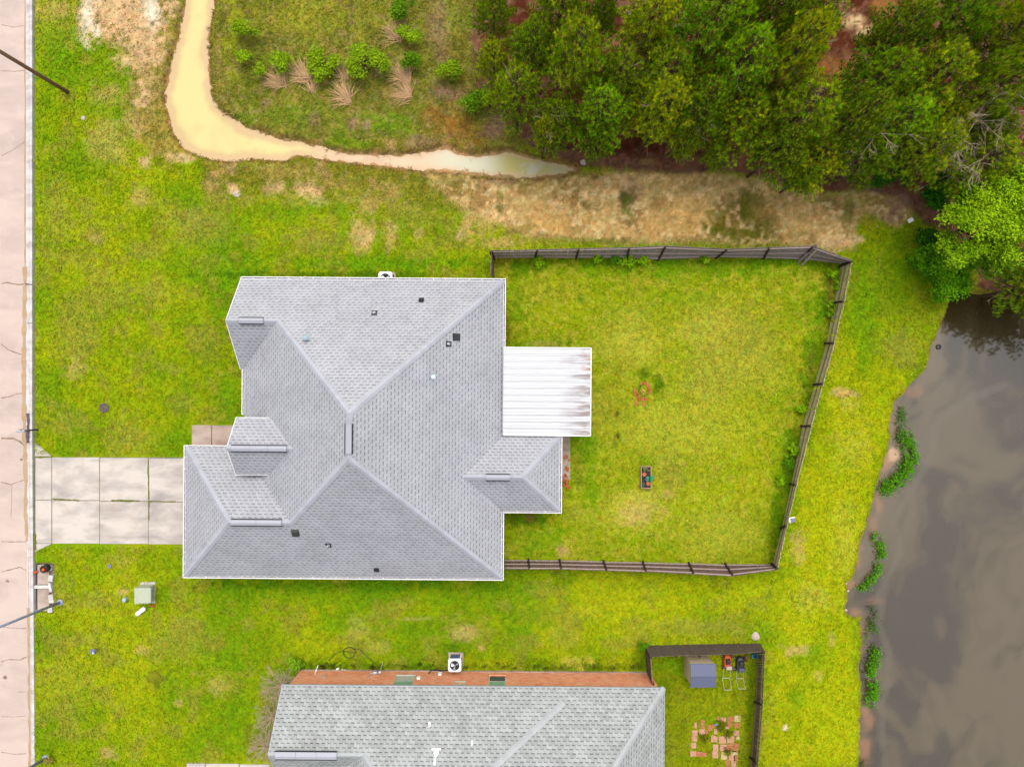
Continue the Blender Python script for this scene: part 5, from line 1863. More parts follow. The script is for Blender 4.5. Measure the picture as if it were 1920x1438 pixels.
def mower(label, px, py0, py1, pxh, pyh, body, accent, side):
    """rotary mower seen from above: deck from py0 (front) to py1 (rear), handle reaching pyh"""
    zt = .35
    cx, cy = WX(px, zt), (WY(py0, zt) + WY(py1, zt)) / 2
    L, Wd = WY(py0, zt) - WY(py1, zt), .52
    root = E('lawn_mower', label, 'lawn mower', (cx, cy, 0), 'lawn mowers by the shed')
    mb = MB()
    out = []
    for k_ in range(20):
        a = 2 * math.pi * k_ / 20
        out.append((math.copysign(abs(math.cos(a)) ** .7, math.cos(a)) * Wd / 2, math.copysign(abs(math.sin(a)) ** .7, math.sin(a)) * L / 2))
    vs = [(cx + p[0] * s, cy + p[1] * s, z) for s, z in ((1, .10), (1, .22), (.86, .30), (.55, .33)) for p in out]
    fs = [(j * 20 + k_, j * 20 + (k_ + 1) % 20, (j + 1) * 20 + (k_ + 1) % 20, (j + 1) * 20 + k_) for j in range(3) for k_ in range(20)] + [tuple(range(60, 80))]
    mb.add(vs, fs)
    mb.build('deck', M[body], root)
    mb = MB()
    mb.box((cx - .02, cy + .08, .40), (.26, .36, .16), top=.8)
    mb.lathe([(.1, 0), (.1, .05), (.03, .06)], (cx + .02, cy + .12, .48), 14)
    mb.build('engine', M['black_metal'], root, bevel=.02)
    mb = MB()
    mb.box((cx + .05, cy - L * .33, .36), (.38, .24, .10), top=.9)
    mb.build('rear_cover', M[accent], root, bevel=.02)
    for sx in (-1, 1):
        for sy in (-.36, .36):
            mb = MB()
            mb.tube([(cx + sx * (Wd / 2 + .0), cy + sy * L, .11), (cx + sx * (Wd / 2 + .07), cy + sy * L, .11)], .11, 16)
            w_ = mb.build('wheel', M['black_rubber'], root)
            mb = MB()
            mb.tube([(cx + sx * (Wd / 2 + .0), cy + sy * L, .11), (cx + sx * (Wd / 2 + .078), cy + sy * L, .11)], .055, 12)
            mb.build('hub', M['white_metal'], w_)
    hz = .95
    he = WY(pyh, hz)
    hx = WX(pxh, hz)
    mb = MB()
    for s in (-1, 1):
        mb.tube([(cx + s * .2, cy - L * .38, .2), (hx + s * .22, (cy - L * .4 + he) / 2, .58), (hx + s * .22, he, hz)], .010, 7)
    mb.tube([(hx - .22, he, hz), (hx + .22, he, hz)], .016, 7)
    mb.tube([(hx - .21, (cy - L * .4 + he) / 2 + .05, .56), (hx + .21, (cy - L * .4 + he) / 2 + .05, .56)], .012, 6)
    mb.build('handle', M['silver'], root)
    return root


mower('orange lawn mower parked right of the shed', 1365.5, 1228, 1257, 1365, 1293, 'orange_paint', 'stone', 0)
mower('black and grey lawn mower parked between the orange mower and the fence', 1389.5, 1232, 1261, 1391, 1291, 'black_metal', 'slate', 0)
x_, y_, _ = W(1413, 1227)
tb = E('plastic_tub', 'teal and black plastic tub in the fence corner beyond the mowers', 'tub', (x_, y_, 0))
mb = MB()
mb.box((x_ + .0, y_, .14), (.36, .22, .28), top=1.15, rz=.1)
mb.build('body', M['teal'], tb, bevel=.02)
mb = MB()
mb.box((x_ - .02, y_ + .01, .30), (.2, .15, .06), rz=.1)
mb.build('contents', M['black_metal'], tb)

pl = E('planter_box', 'wooden planter box with dark soil and pots in the back yard', 'planter', W(1211.5, 895))
zt = .32
x0, x1, y0, y1 = WX(1202, zt), WX(1221.5, zt), WY(916, zt), WY(874, zt)
mb = MB()
for a in (x0 + .02, x1 - .02):
    mb.bar((a, y0, zt / 2), (a + random.uniform(-.01, .01), y1, zt / 2), .04, zt)
mb.bar((x0 + .04, y0 + .02, zt / 2), (x1 - .04, y0 + .02, zt / 2), .04, zt)
mb.bar((x0 + .04, y1 - .02, zt / 2), (x1 - .04, y1 - .02, zt / 2), .04, zt)
mb.build('frame', M['pale_wood'], pl)
mb = MB()
n_ = 9
vs = [(x0 + .03 + (x1 - x0 - .06) * i / n_, y0 + .03 + (y1 - y0 - .06) * j / 14, .20 + random.uniform(-.03, .03)) for j in range(15) for i in range(n_ + 1)]
mb.add(vs, [(j * 10 + i, j * 10 + i + 1, j * 10 + i + 11, j * 10 + i + 10) for j in range(14) for i in range(9)])
mb.build('soil', M['soil'], pl)


def pot(px, py, r, z0, label, group='terracotta pots', hh=None, tilt=False):
    x_, y_, _ = W(px, py, z0)
    mb = MB()
    h = hh or r * 1.5
    mb.lathe([(r * .7, z0), (r * .95, z0 + h * .8), (r * 1.05, z0 + h * .8), (r * 1.08, z0 + h), (r * .85, z0 + h), (r * .8, z0 + h * .85), (.01, z0 + h * .83)], (x_, y_, 0), 20)
    return tag(mb.build('flower_pot', M['terracotta']), label, 'flower pot', group)


pot(1207.5, 889, .12, .2, 'round terracotta pot inside the planter box, the upper one', hh=.12)
pot(1215, 906, .12, .2, 'red tilted pot at the bottom right inside the planter box', hh=.12)
pot(1061.5, 856, .12, .04, 'larger terracotta pot on the patio edge beside the house wing')
pot(1067.5, 862, .07, .04, 'smallest pot, beside the larger pot on the patio edge')


def brick(px, py, rz, label, group, z=.0, d=(.22, .11, .07), mat='red_brick', nm='loose_brick', rx=0.0):
    x_, y_, _ = W(px, py, z)
    mb = MB()
    mb.box((x_, y_, z + d[2] / 2), d, rz=rz, rx=rx)
    return tag(mb.build(nm, M[mat], bevel=.008), label, 'brick' if 'brick' in nm else 'paver', group)


brick(1062, 877, 1.5, 'upright brick between the pots and the brick pile, left half', 'bricks by the house wing', .035)
brick(1064.5, 880.5, 1.6, 'brick between the pots and the brick pile, right half', 'bricks by the house wing', .035)
pile = [(1058, 893, .8, 'topmost brick of the pile by the house wing', .02), (1061, 891.5, 2.2, 'brick at the top right of the pile by the house wing', .02), (1057, 900, .5, 'pale brick at the left edge of the brick pile', .02),
        (1063.5, 901, 1.0, 'brick on the right side of the brick pile', .02), (1057.5, 909, 1.3, 'long brick at the lower left of the brick pile', .02), (1062.5, 905, 1.9, 'brick in the middle of the brick pile', .06),
        (1062.5, 911, .3, 'brick low in the brick pile, under the middle one', .02), (1065.5, 914.5, .45, 'orange brick at the bottom right corner of the brick pile', .02)]
for i, (a, b, rz, lab, z) in enumerate(pile):
    brick(a, b, rz, lab, 'bricks by the house wing', z, d=(.24, .12, .08), mat='red_brick' if i % 3 else 'terracotta')

ring = [(1190, 732, 1.75), (1191.5, 738, 2.05), (1195, 743.5, 2.35), (1199.5, 747.5, 2.6), (1205, 749.5, 3.0), (1211, 748.5, .35),
        (1202.5, 719.5, .25), (1208.5, 719, -.1), (1214, 722.5, -.75), (1217.5, 728, -1.2), (1218.5, 734, -1.5)]
names = ['top end', 'second from the top end', 'third', 'fourth', 'fifth', 'right end']
n2_ = ['left end', 'second', 'third', 'fourth', 'lower end']
for i, (a, b, rz) in enumerate(ring):
    lab = ('edging brick in the lower left arc round the small plant, %s' % names[i]) if i < 6 else ('edging brick in the upper right arc round the small plant, %s' % n2_[i - 6])
    brick(a, b, -rz if i < 6 else rz, lab, 'edging bricks round the small plant', .0, d=(.25, .16, .09), nm='edging_brick', mat='red_brick' if i % 2 else 'terracotta')
brick(1192.5, 755.5, 1.2, 'edging brick lying loose below the ring, left of two', 'edging bricks round the small plant', .0, d=(.26, .18, .06), mat='terracotta', nm='edging_brick')
brick(1207, 758, .3, 'edging brick lying loose below the ring, right of two', 'edging bricks round the small plant', .0, d=(.22, .18, .05), mat='terracotta', nm='edging_brick')

# pavers
pav = [(265, 520, 120, 120, 'left column of the paver patch, top'), (255, 640, 115, 115, 'left column of the paver patch, second'), (240, 800, 115, 115, 'left column of the paver patch, third'), (230, 985, 125, 115, 'bottom left corner of the paver patch'),
       (365, 990, 130, 95, 'bottom row of the paver patch, right of the corner one'), (480, 1000, 110, 80, 'tapered end piece of the bottom left row'), (290, 340, 60, 120, 'narrow piece above the left column'), (445, 255, 90, 55, 'top of the short upper-left stem of pavers'),
       (440, 350, 85, 130, 'middle of the short upper-left stem of pavers'), (435, 490, 120, 120, 'foot of the short upper-left stem of pavers'), (530, 490, 70, 80, 'small one right of the stem foot'), (595, 400, 80, 110, 'one slanting up beside the blue trowel'),
       (735, 480, 70, 110, 'narrow one below the blue trowel'), (690, 360, 70, 70, 'small one left of the blue trowel'), (790, 200, 60, 80, 'left end of the top row'), (905, 215, 120, 90, 'top row, second'), (1070, 205, 130, 90, 'top row, third'),
       (1045, 320, 120, 120, 'reddish one below the top row'), (1000, 400, 90, 50, 'small reddish sliver in the middle'), (1225, 195, 130, 130, 'pale yellow one at the top right corner'), (1215, 350, 120, 100, 'right column, second'),
       (1205, 520, 120, 110, 'right column, third'), (1235, 635, 75, 75, 'right column, small pale one'), (705, 650, 135, 135, 'whitish one in the middle row'), (890, 670, 150, 150, 'stained one in the centre of the middle row'), (1075, 665, 150, 150, 'dark stained one in the middle row'),
       (735, 850, 115, 140, 'upper one of the pale lower column'), (915, 850, 140, 140, 'one below the stained centre'), (1060, 830, 120, 130, 'reddish one with a dark notch'), (1190, 850, 110, 180, 'long reddish one at the right'),
       (725, 1005, 125, 145, 'lower one of the pale lower column'), (930, 1030, 135, 150, 'pale yellow one at the bottom'), (1150, 970, 150, 100, 'red one sloping down right of the yellow one'), (1100, 1080, 130, 110, 'second last of the right hand tail'),
       (1190, 1080, 90, 130, 'beside the second last of the tail'), (1000, 1190, 90, 130, 'left of the two at the frame edge'), (1140, 1200, 110, 130, 'right of the two at the frame edge')]
pm_ = [plain('paver_red', D(232, 142, 104), .9, .15, 7), plain('paver_pink', D(246, 182, 152), .9, .1, 7), plain('paver_yellow', D(244, 214, 150), .9, .08, 7)]
for i, (a, b, wx_, wy2, lab) in enumerate(pav):
    x_, y_, _ = W(1280 + a / 12, 1330 + b / 12)
    mb = MB()
    mb.box((x_, y_, .02), (wx_ / 335, wy2 / 335, .07), rz=random.uniform(-.08, .08))
    k_ = 2 if 'yellow' in lab or 'small pale' in lab else (1 if ('pale' in lab or 'whit' in lab or 'left column' in lab or 'stained' in lab or i % 3 == 0) else 0)
    tag(mb.build('paver', pm_[k_], bevel=.008), 'patio paver: ' + lab, 'paver', 'pavers laid in the neighbour back yard')
gt = E('garden_trowel', 'blue garden tool with a dark handle among the pavers', 'garden tool', W(1344, 1360))
mb = MB()
a_, b_ = Vector(W(1344, 1359, .12)), Vector(W(1352, 1372, .12))
mb.tube([a_, b_], .022, 8)
mb.build('handle', M['black_rubber'], gt)
mb = MB()
mb.box((a_.x - .05, a_.y + .02, .12), (.22, .13, .04), rz=.5)
mb.build('head', M['lid_blue'], gt, bevel=.02)

# ------------------------------------------------------------------ vegetation
def tris(P, U, V_, col3):
    """triangles with corners P-U/2, P+U/2, P+V for arrays of points"""
    n = len(P)
    A = np.stack([P - U * .5, P + U * .5, P + V_], 1).reshape(-1, 3)
    return A, np.repeat(col3[:, None, :], 3, 1).reshape(-1, 3)


def unit(a):
    return a / (np.linalg.norm(a, axis=1, keepdims=True) + 1e-9)


def make_pine(seed, Ht=9.0, Rc=2.7, z0=3.4, n_wh=17, dead=8, tone=(1, 1, 1)):
    rng = np.random.default_rng(seed)
    rp_ = random.Random(seed)
    tb = MB()
    tb.tube([(0, 0, -.3), (.05, .02, Ht * .35), (-.04, .05, Ht * .7), (0, 0, Ht - .3)], [.17, .13, .08, .02], 8)
    tips, dirs, lev = [], [], []
    for k_ in range(n_wh):
        t = k_ / (n_wh - 1)
        z = z0 + (Ht - .4 - z0) * t
        rr = Rc * (1 - t ** 1.6) ** .7 + .2
        nb = rp_.randint(5, 6) if t < .8 else 4
        for j in range(nb):
            a = 2 * math.pi * (j + rp_.random() * .6) / nb + k_ * 1.9
            L = rr * rp_.uniform(.62, 1.1)
            p0 = Vector((0, 0, z))
            p1 = Vector((math.cos(a) * L * .5, math.sin(a) * L * .5, z + L * .12))
            p2 = Vector((math.cos(a + .12) * L, math.sin(a + .12) * L, z + L * .32))
            tb.tube([p0, p1, p2], [.035, .022, .008], 4, cap=False)
            ns = max(2, int(L / .30))
            for i in range(ns + 1):
                f = .25 + .75 * i / ns
                base = p0.lerp(p1, f * 2) if f < .5 else p1.lerp(p2, f * 2 - 1)
                tw = .42 * (1.15 - f) * L ** .5 + .10
                for sg in ((-1, 1) if i < ns else (0,)):
                    da = a + sg * rp_.uniform(.6, 1.2)
                    dv = Vector((math.cos(da), math.sin(da), rp_.uniform(.25, .7)))
                    for m_ in range(1 + int(tw > .3)):
                        tips.append(base + dv * (tw * (.55 + .5 * m_)) * abs(sg) + Vector((rp_.gauss(0, .04), rp_.gauss(0, .04), 0)))
                        dirs.append((dv + Vector((0, 0, .4))).normalized())
                        lev.append(t)
    for k_ in range(dead):
        z = rp_.uniform(z0 * .6, Ht * .75)
        a = rp_.uniform(0, 6.28)
        L = rp_.uniform(.8, 1.9)
        p0 = Vector((0, 0, z))
        p2 = Vector((math.cos(a) * L * 1.25, math.sin(a) * L * 1.25, z + L * .5))
        tb.tube([p0, p0.lerp(p2, .5) + Vector((0, 0, .1)), p2], [.03, .022, .01], 4, mi=1, cap=False)
        for m_ in range(3):
            q = p0.lerp(p2, rp_.uniform(.5, .9))
            aa = a + rp_.uniform(-1, 1)
            tb.tube([q, q + Vector((math.cos(aa), math.sin(aa), .5)) * rp_.uniform(.3, .7)], [.016, .006], 3, mi=1, cap=False)
    T = np.array([list(v) for v in tips])
    Dv = np.array([list(v) for v in dirs])
    lv = np.array(lev)
    keepn = vnoise(T[:, 0] + 7 * seed, T[:, 1] + T[:, 2], .75, seed) > .16
    T, Dv, lv = T[keepn], Dv[keepn], lv[keepn]
    n = len(T)
    NN = 30
    P = np.repeat(T, NN, 0)
    Dd = np.repeat(Dv, NN, 0)
    rnd = rng.normal(0, 1, (n * NN, 3))
    V_ = unit(Dd * .9 + rnd * .55 + np.array([0, 0, .2])) * rng.uniform(.15, .27, (n * NN, 1))
    U = unit(np.cross(V_, rng.normal(0, 1, (n * NN, 3)))) * .028
    h = (T[:, 2] - z0) / (Ht - z0)
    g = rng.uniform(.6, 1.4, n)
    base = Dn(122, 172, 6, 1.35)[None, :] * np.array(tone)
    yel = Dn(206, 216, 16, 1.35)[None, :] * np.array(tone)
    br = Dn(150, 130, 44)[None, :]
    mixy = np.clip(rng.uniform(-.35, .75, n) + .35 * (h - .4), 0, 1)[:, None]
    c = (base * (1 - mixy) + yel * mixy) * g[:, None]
    isb = (rng.uniform(0, 1, n) < .07)[:, None]
    c = np.where(isb, br, c)
    C = np.repeat(c, NN, 0) * rng.uniform(.85, 1.15, (n * NN, 1))
    A1, C1 = tris(P, U, V_, C)
    # pale candles standing up on the outermost tufts
    sel = rng.uniform(0, 1, n) < .42
    Pc = T[sel] + Dv[sel] * .12
    m = len(Pc)
    up_ = np.tile(np.array([[0, 0, 1.0]]), (m, 1)) + rng.normal(0, .12, (m, 3))
    Pc2 = np.repeat(Pc, 2, 0)
    V2 = np.repeat(up_ * rng.uniform(.16, .30, (m, 1)), 2, 0)
    ang = rng.uniform(0, 3.14, m)
    U2 = np.stack([np.stack([np.cos(ang), np.sin(ang), ang * 0], 1), np.stack([-np.sin(ang), np.cos(ang), ang * 0], 1)], 1).reshape(-1, 3) * .055
    cc = np.repeat((Dn(236, 222, 96, 1.3)[None, :] * rng.uniform(.75, 1.15, (m, 1))), 2, 0)
    A2, C2 = tris(Pc2, U2, V2, cc)
    V = np.concatenate([A1, A2])
    C = np.concatenate([C1, C2])
    F = np.arange(len(V)).reshape(-1, 3)
    return tb, V, F, C


def make_leafy(seed, Ht, Rc, n_cl, leaf, c_lo, c_hi, squash=.8, holes=.3, cl_r=.28, nl=26, trunk=.10):
    """broad-leaved crown: leaf quads in clumps on the ends of branches"""
    rng = np.random.default_rng(seed)
    rp_ = random.Random(seed)
    tb = MB()
    zc = Ht - Rc * squash
    if trunk:
        tb.tube([(0, 0, -.2), (.03, .02, zc * .5), (0, 0, zc)], [trunk, trunk * .8, trunk * .5], 7)
    cl = []
    while len(cl) < n_cl:
        v = rng.normal(0, 1, 3)
        v /= np.linalg.norm(v)
        if v[2] < -.35:
            continue
        r = Rc * rng.uniform(.35, 1.0) ** .6
        lob = 1 + .28 * math.sin(3 * math.atan2(v[1], v[0]) + seed) + .15 * math.sin(5 * math.atan2(v[1], v[0]) + seed * 2)
        p = np.array([v[0] * r * lob, v[1] * r * lob, zc + v[2] * r * squash])
        if vnoise(np.array([p[0] + seed * 3.1]), np.array([p[1] + p[2]]), Rc * .45, seed)[0] < holes:
            continue
        cl.append(p)
    cl = np.array(cl)
    for i in range(0, len(cl), max(1, len(cl) // 40)):
        p = cl[i]
        tb.tube([(0, 0, max(.02, zc * .6)), (p[0] * .5, p[1] * .5, (zc * .8 + p[2]) / 2), tuple(p)], [max(.012, trunk * .35), .012, .005], 4, cap=False)
    n = len(cl)
    P = np.repeat(cl, nl, 0) + rng.normal(0, cl_r * .5, (n * nl, 3)) * np.array([1, 1, .6])
    nrm = unit(rng.normal(0, .55, (n * nl, 3)) + np.array([0, 0, 1.0]))
    a = unit(np.cross(nrm, rng.normal(0, 1, (n * nl, 3))))
    b = np.cross(nrm, a)
    sz = leaf * rng.uniform(.6, 1.3, (n * nl, 1))
    q = np.stack([P - a * sz, P - b * sz * .5, P + a * sz, P + b * sz * .5], 1).reshape(-1, 3)
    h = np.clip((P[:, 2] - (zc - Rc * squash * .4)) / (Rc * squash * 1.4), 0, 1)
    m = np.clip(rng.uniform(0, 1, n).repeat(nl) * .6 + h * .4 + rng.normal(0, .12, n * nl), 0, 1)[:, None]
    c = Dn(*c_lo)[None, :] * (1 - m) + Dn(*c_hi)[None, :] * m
    C = np.repeat(c[:, None, :], 4, 1).reshape(-1, 3)
    return tb, q, np.arange(len(q)).reshape(-1, 4), C


def make_bare(seed, Ht, Rc, n_b=16, thick=.05):
    rp_ = random.Random(seed)
    tb = MB()
    tb.tube([(0, 0, -.2), (.1, .05, Ht * .5), (.05, -.05, Ht)], [thick * 1.7, thick * 1.1, thick * .3], 6)

    def br(p, d, L, r, dep):
        q = p + d * L * .5 + Vector((rp_.gauss(0, .05), rp_.gauss(0, .05), rp_.gauss(0, .04))) * L
        e = p + d * L + Vector((rp_.gauss(0, .08), rp_.gauss(0, .08), 0)) * L
        tb.tube([p, q, e], [r, r * .7, r * .3], 4, cap=False)
        if dep > 0:
            for _ in range(4):
                f = rp_.uniform(.35, 1)
                s = p.lerp(q, f * 2) if f < .5 else q.lerp(e, f * 2 - 1)
                nd_ = (d + Vector((rp_.gauss(0, .6), rp_.gauss(0, .6), rp_.gauss(0, .3)))).normalized()
                br(s, nd_, L * rp_.uniform(.35, .6), r * .55, dep - 1)
    for i in range(n_b):
        a = 2 * math.pi * i / n_b + rp_.uniform(-.3, .3)
        z = Ht * rp_.uniform(.5, .97)
        d = Vector((math.cos(a), math.sin(a), rp_.uniform(.0, .7))).normalized()
        br(Vector((.05, 0, z)), d, Rc * rp_.uniform(.6, 1.05), thick * .55, 2)
    return tb


def plant(name, label, cat, group, gen, mats, loc=(0, 0, 0), rz=0.0, scl=(1, 1, 1), part=('trunk', 'crown'), leafm='leaf'):
    root = E(name, label, cat, (0, 0, 0), group)
    if isinstance(gen, tuple):
        tb, V, F, C = gen
        np_mesh(part[1], V, F, C, M[leafm], parent=root)
    else:
        tb = gen
    if tb.v:
        tb.build(part[0], mats, root)
    root.location = loc
    root.rotation_euler = (0, 0, rz)
    root.scale = scl
    return root


def gz1(x, y):
    return float(ground_z(np.array([x]), np.array([y]))[0])


PINES = [  # photo x, y of the crown's middle, its radius in pixels, height of its middle in metres, row
    (925, 20, 50, 5.0, 0), (1050, 25, 62, 6.2, 0), (1130, 30, 48, 5.4, 0), (1225, 30, 78, 7.4, 0), (1335, 45, 92, 7.8, 0), (1440, 35, 85, 7.6, 0), (1538, 14, 62, 7.0, 0), (1700, 50, 78, 7.4, 0), (1800, 25, 84, 7.8, 0), (1900, 55, 78, 7.6, 0),
    (925, 105, 52, 4.8, 1), (1000, 85, 62, 6.0, 1), (1080, 120, 70, 6.4, 1), (1160, 140, 66, 6.2, 1), (1262, 130, 86, 7.2, 1), (1385, 125, 88, 7.4, 1), (1475, 120, 82, 7.6, 1), (1665, 140, 80, 7.0, 1), (1765, 130, 92, 7.6, 1), (1870, 160, 84, 7.4, 1),
    (970, 180, 58, 5.0, 2), (1045, 215, 66, 5.4, 2), (1130, 205, 70, 5.8, 2), (1235, 215, 66, 5.6, 2), (1320, 200, 76, 6.2, 2), (1410, 203, 78, 6.4, 2), (1500, 215, 92, 6.8, 2), (1590, 235, 74, 6.2, 2), (1690, 225, 76, 6.4, 2), (1780, 230, 72, 6.0, 2),
    (1022, 255, 34, 3.8, 3), (1120, 272, 34, 3.2, 3), (1290, 262, 40, 3.8, 3), (1342, 292, 30, 2.8, 3), (1455, 285, 62, 4.6, 3), (1540, 285, 72, 5.0, 3), (1500, 335, 40, 3.0, 3), (1625, 300, 52, 4.4, 3), (1720, 290, 66, 5.2, 3), (1850, 300, 72, 5.4, 3), (1868, 240, 66, 6.0, 3), (1925, 540, 62, 3.4, 4)]
MIRR = [(33.2, 5.3, 1.0), (35.8, 5.2, 1.15), (38.6, 5.6, 1.0), (32.0, 7.2, 1.1), (34.6, 7.4, 1.2), (37.4, 7.6, 1.1)]   # beyond the right edge; the pond mirrors them
ORD = ['first', 'second', 'third', 'fourth', 'fifth', 'sixth', 'seventh', 'eighth', 'ninth', 'tenth', 'eleventh', 'twelfth']
ROW = ['back row of the woods along the top edge', 'second row of the woods from the top edge', 'third row of the woods from the top edge', 'front row of the woods above the dirt strip']
order = sorted(range(len(PINES)), key=lambda i: (PINES[i][4], PINES[i][0]))
cnt = {}
protos = []
TONES = [(1, 1, 1), (1.25, 1.15, .9), (.78, .9, 1), (1.45, 1.18, .9), (.9, 1.12, 1), (.72, .78, .9)]
NPRO = 6
for n_i, i in enumerate(order):
    px, py, r, zc, row = PINES[i]
    k_ = cnt.get(row, 0)
    cnt[row] = k_ + 1
    lab = 'pine, %s from the left in the %s' % (ORD[k_], ROW[row]) if row < 4 else 'low dark pine leaning over the pond water below the bright green tree'
    x_, y_, _ = W(px, py, zc)
    rm = r * (H - zc) / H / PXM
    sxy = rm / 2.75 * (.93 + .1 * math.sin(n_i * 2.3))
    sz_ = (zc + .9) / 7.0 * (1 + .16 * math.sin(n_i * 1.7))
    if n_i < NPRO:
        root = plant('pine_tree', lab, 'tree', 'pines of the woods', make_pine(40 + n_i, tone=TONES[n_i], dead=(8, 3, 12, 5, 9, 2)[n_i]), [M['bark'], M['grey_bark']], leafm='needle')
        protos.append(root)
        root.location = (x_, y_, gz1(x_, y_))
        root.scale = (sxy, sxy, sz_)
        root.rotation_euler = (0, 0, random.uniform(0, 6.28))
    else:
        s = protos[(n_i * 5 + row) % NPRO]
        copy_tree(s, (x_, y_, gz1(x_, y_)), random.uniform(0, 6.28), (sxy, sxy, sz_), lab)

for i, (x_, y_, s_) in enumerate(MIRR):
    copy_tree(protos[i], (x_, y_, 0), i * 1.3, (s_, s_, s_), 'pine beyond the right edge of the photo, %s of six mirrored in the pond' % ORD[i])

# broad-leaved trees at the right edge
def leafy(name, label, cat, group, px, py, r, zc, seed, lo, hi, ncl, leaf, **kw):
    x_, y_, _ = W(px, py, zc)
    rm = r * (H - zc) / H / PXM
    sq = kw.pop('squash', .8)
    Ht = zc + rm * sq * .45
    g = make_leafy(seed, Ht, rm, ncl, leaf, lo, hi, squash=sq, **kw)
    return plant(name, label, cat, group, g, [M['bark']], (x_, y_, gz1(x_, y_)))


BR_LO, BR_HI = (60, 118, 2), (190, 236, 14)
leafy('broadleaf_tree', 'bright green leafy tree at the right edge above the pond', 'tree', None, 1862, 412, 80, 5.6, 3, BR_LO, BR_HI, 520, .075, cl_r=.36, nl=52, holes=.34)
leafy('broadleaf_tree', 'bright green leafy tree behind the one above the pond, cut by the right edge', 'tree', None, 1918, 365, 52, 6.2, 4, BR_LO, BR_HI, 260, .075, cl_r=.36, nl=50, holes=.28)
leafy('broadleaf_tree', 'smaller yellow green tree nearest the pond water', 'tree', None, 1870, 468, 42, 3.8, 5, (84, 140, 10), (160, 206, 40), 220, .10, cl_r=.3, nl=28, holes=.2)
leafy('shrub', 'dense dark green shrub where the grass bank meets the pond', 'shrub', None, 1786, 500, 54, 1.6, 6, (56, 128, 6), (140, 214, 14), 460, .075, squash=.5, cl_r=.26, nl=24, holes=.12, trunk=.05)
leafy('shrub', 'dark green shrub left of the dense shrub beside the pond', 'shrub', None, 1756, 455, 28, 1.0, 7, (36, 96, 14), (80, 150, 24), 120, .10, squash=.5, cl_r=.24, nl=22, trunk=.04)
leafy('shrub', 'green leafy undergrowth below the pines, left of the bright green tree', 'shrub', None, 1775, 348, 36, 2.2, 8, (30, 98, 14), (80, 158, 22), 170, .11, squash=.5, cl_r=.3, nl=24, trunk=.05, holes=.3)
leafy('shrub', 'green leafy undergrowth at the path into the woods', 'shrub', None, 1675, 312, 34, 1.6, 9, (36, 98, 14), (84, 150, 24), 120, .11, squash=.5, cl_r=.3, nl=22, trunk=.05, holes=.35)
leafy('shrub', 'small bright shrub at the mouth of the path into the woods', 'shrub', None, 1655, 330, 16, .8, 10, (80, 140, 14), (140, 200, 40), 40, .09, squash=.5, cl_r=.22, nl=18, trunk=.03)
# field shrubs
FS = [(602, 115, 25, 'yellow green shrub with a darker right half, left of the largest field shrub'), (685, 113, 30, 'largest field shrub, in the middle of the row beside the creek'), (770, 110, 19, 'dark green field shrub right of the largest one'),
      (842, 130, 20, 'lone light green shrub between the field and the woods'), (768, 58, 16, 'shrub beside the uppermost clump of straw'), (524, 117, 17, 'small shrub above the two left straw clumps'), (455, 103, 10, 'small lime shrub near the upper creek'),
      (455, 50, 20, 'shrub nearest the top of the creek'), (486, 131, 9, 'tiny shrub left of the leftmost straw clump'), (908, 180, 13, 'bright little shrub at the left edge of the woods'), (884, 190, 14, 'thin dark shrub at the left edge of the woods, beside the bright one'),
      (750, 10, 22, 'shrub at the top edge of the photo between field and woods'), (742, 27, 7, 'tiny lime shrub just below the top edge')]
for i, (px, py, r, lab) in enumerate(FS):
    dk = i in (2, 10, 11)
    leafy('shrub', lab, 'shrub', 'shrubs in the rough field', px, py, r * .92, .7 + r * .015, 20 + i, (92, 128, 6) if not dk else (70, 108, 6), (172, 210, 20) if not dk else (124, 176, 14), int(10 + r * r * .20), .07, squash=.55, cl_r=.24, nl=16, trunk=.02, holes=.46).scale = (1.15 + .2 * math.sin(i * 2.1), .95 + .2 * math.cos(i * 1.3), 1)

# straw clumps
def straw(px, py, L, seed, label, ang, n=130, spread=.6):
    rng = np.random.default_rng(seed)
    x_, y_, _ = W(px, py)
    Vs, Cs = [], []
    for k_ in range(n):
        a = ang + rng.normal(0, spread)
        l = L * rng.uniform(.5, 1.1)
        b0 = np.array([rng.normal(0, .12), rng.normal(0, .12), 0])
        d = np.array([math.cos(a), math.sin(a)])
        w_ = .017
        c = Dn(244, 198, 144) * rng.uniform(.6, 1.15)
        prev = None
        for t in (0, .3, .6, .85, 1.0):
            hgt = l * (.75 * t - .55 * t * t)
            q = b0 + np.array([d[0] * l * t, d[1] * l * t, hgt])
            s = np.array([-d[1], d[0], 0]) * w_ * (1 - t * .8)
            cur = (q - s, q + s)
            if prev is not None:
                Vs += [prev[0], prev[1], cur[1], cur[0]]
                Cs += [c] * 4
            prev = cur
    V = np.array(Vs)
    o_ = np_mesh('straw_clump', V, np.arange(len(V)).reshape(-1, 4), np.array(Cs), M['straw'], loc=(x_, y_, gz1(x_, y_)))
    return tag(o_, label, 'dry grass', 'clumps of dry straw')


straw(532, 160, 1.35, 1, 'leftmost straw clump in the row beside the creek', 2.6)
straw(578, 150, 1.3, 2, 'straw clump just right of the leftmost one', 2.55)
straw(586, 172, .9, 3, 'small straw tuft hanging below the second clump', 1.75, 40)
straw(655, 190, 1.35, 4, 'straw clump in the middle, below the largest shrub', 2.3)
straw(648, 150, 1.0, 5, 'thin straw clump above the middle one', 2.1, 45)
straw(768, 182, 1.15, 6, 'straw clump below the dark green field shrub, lower half', 2.7)
straw(766, 152, 1.3, 7, 'straw clump below the dark green field shrub, upper half', 2.4)
straw(750, 75, 1.3, 8, 'uppermost straw clump, beside a green shrub', 2.1)

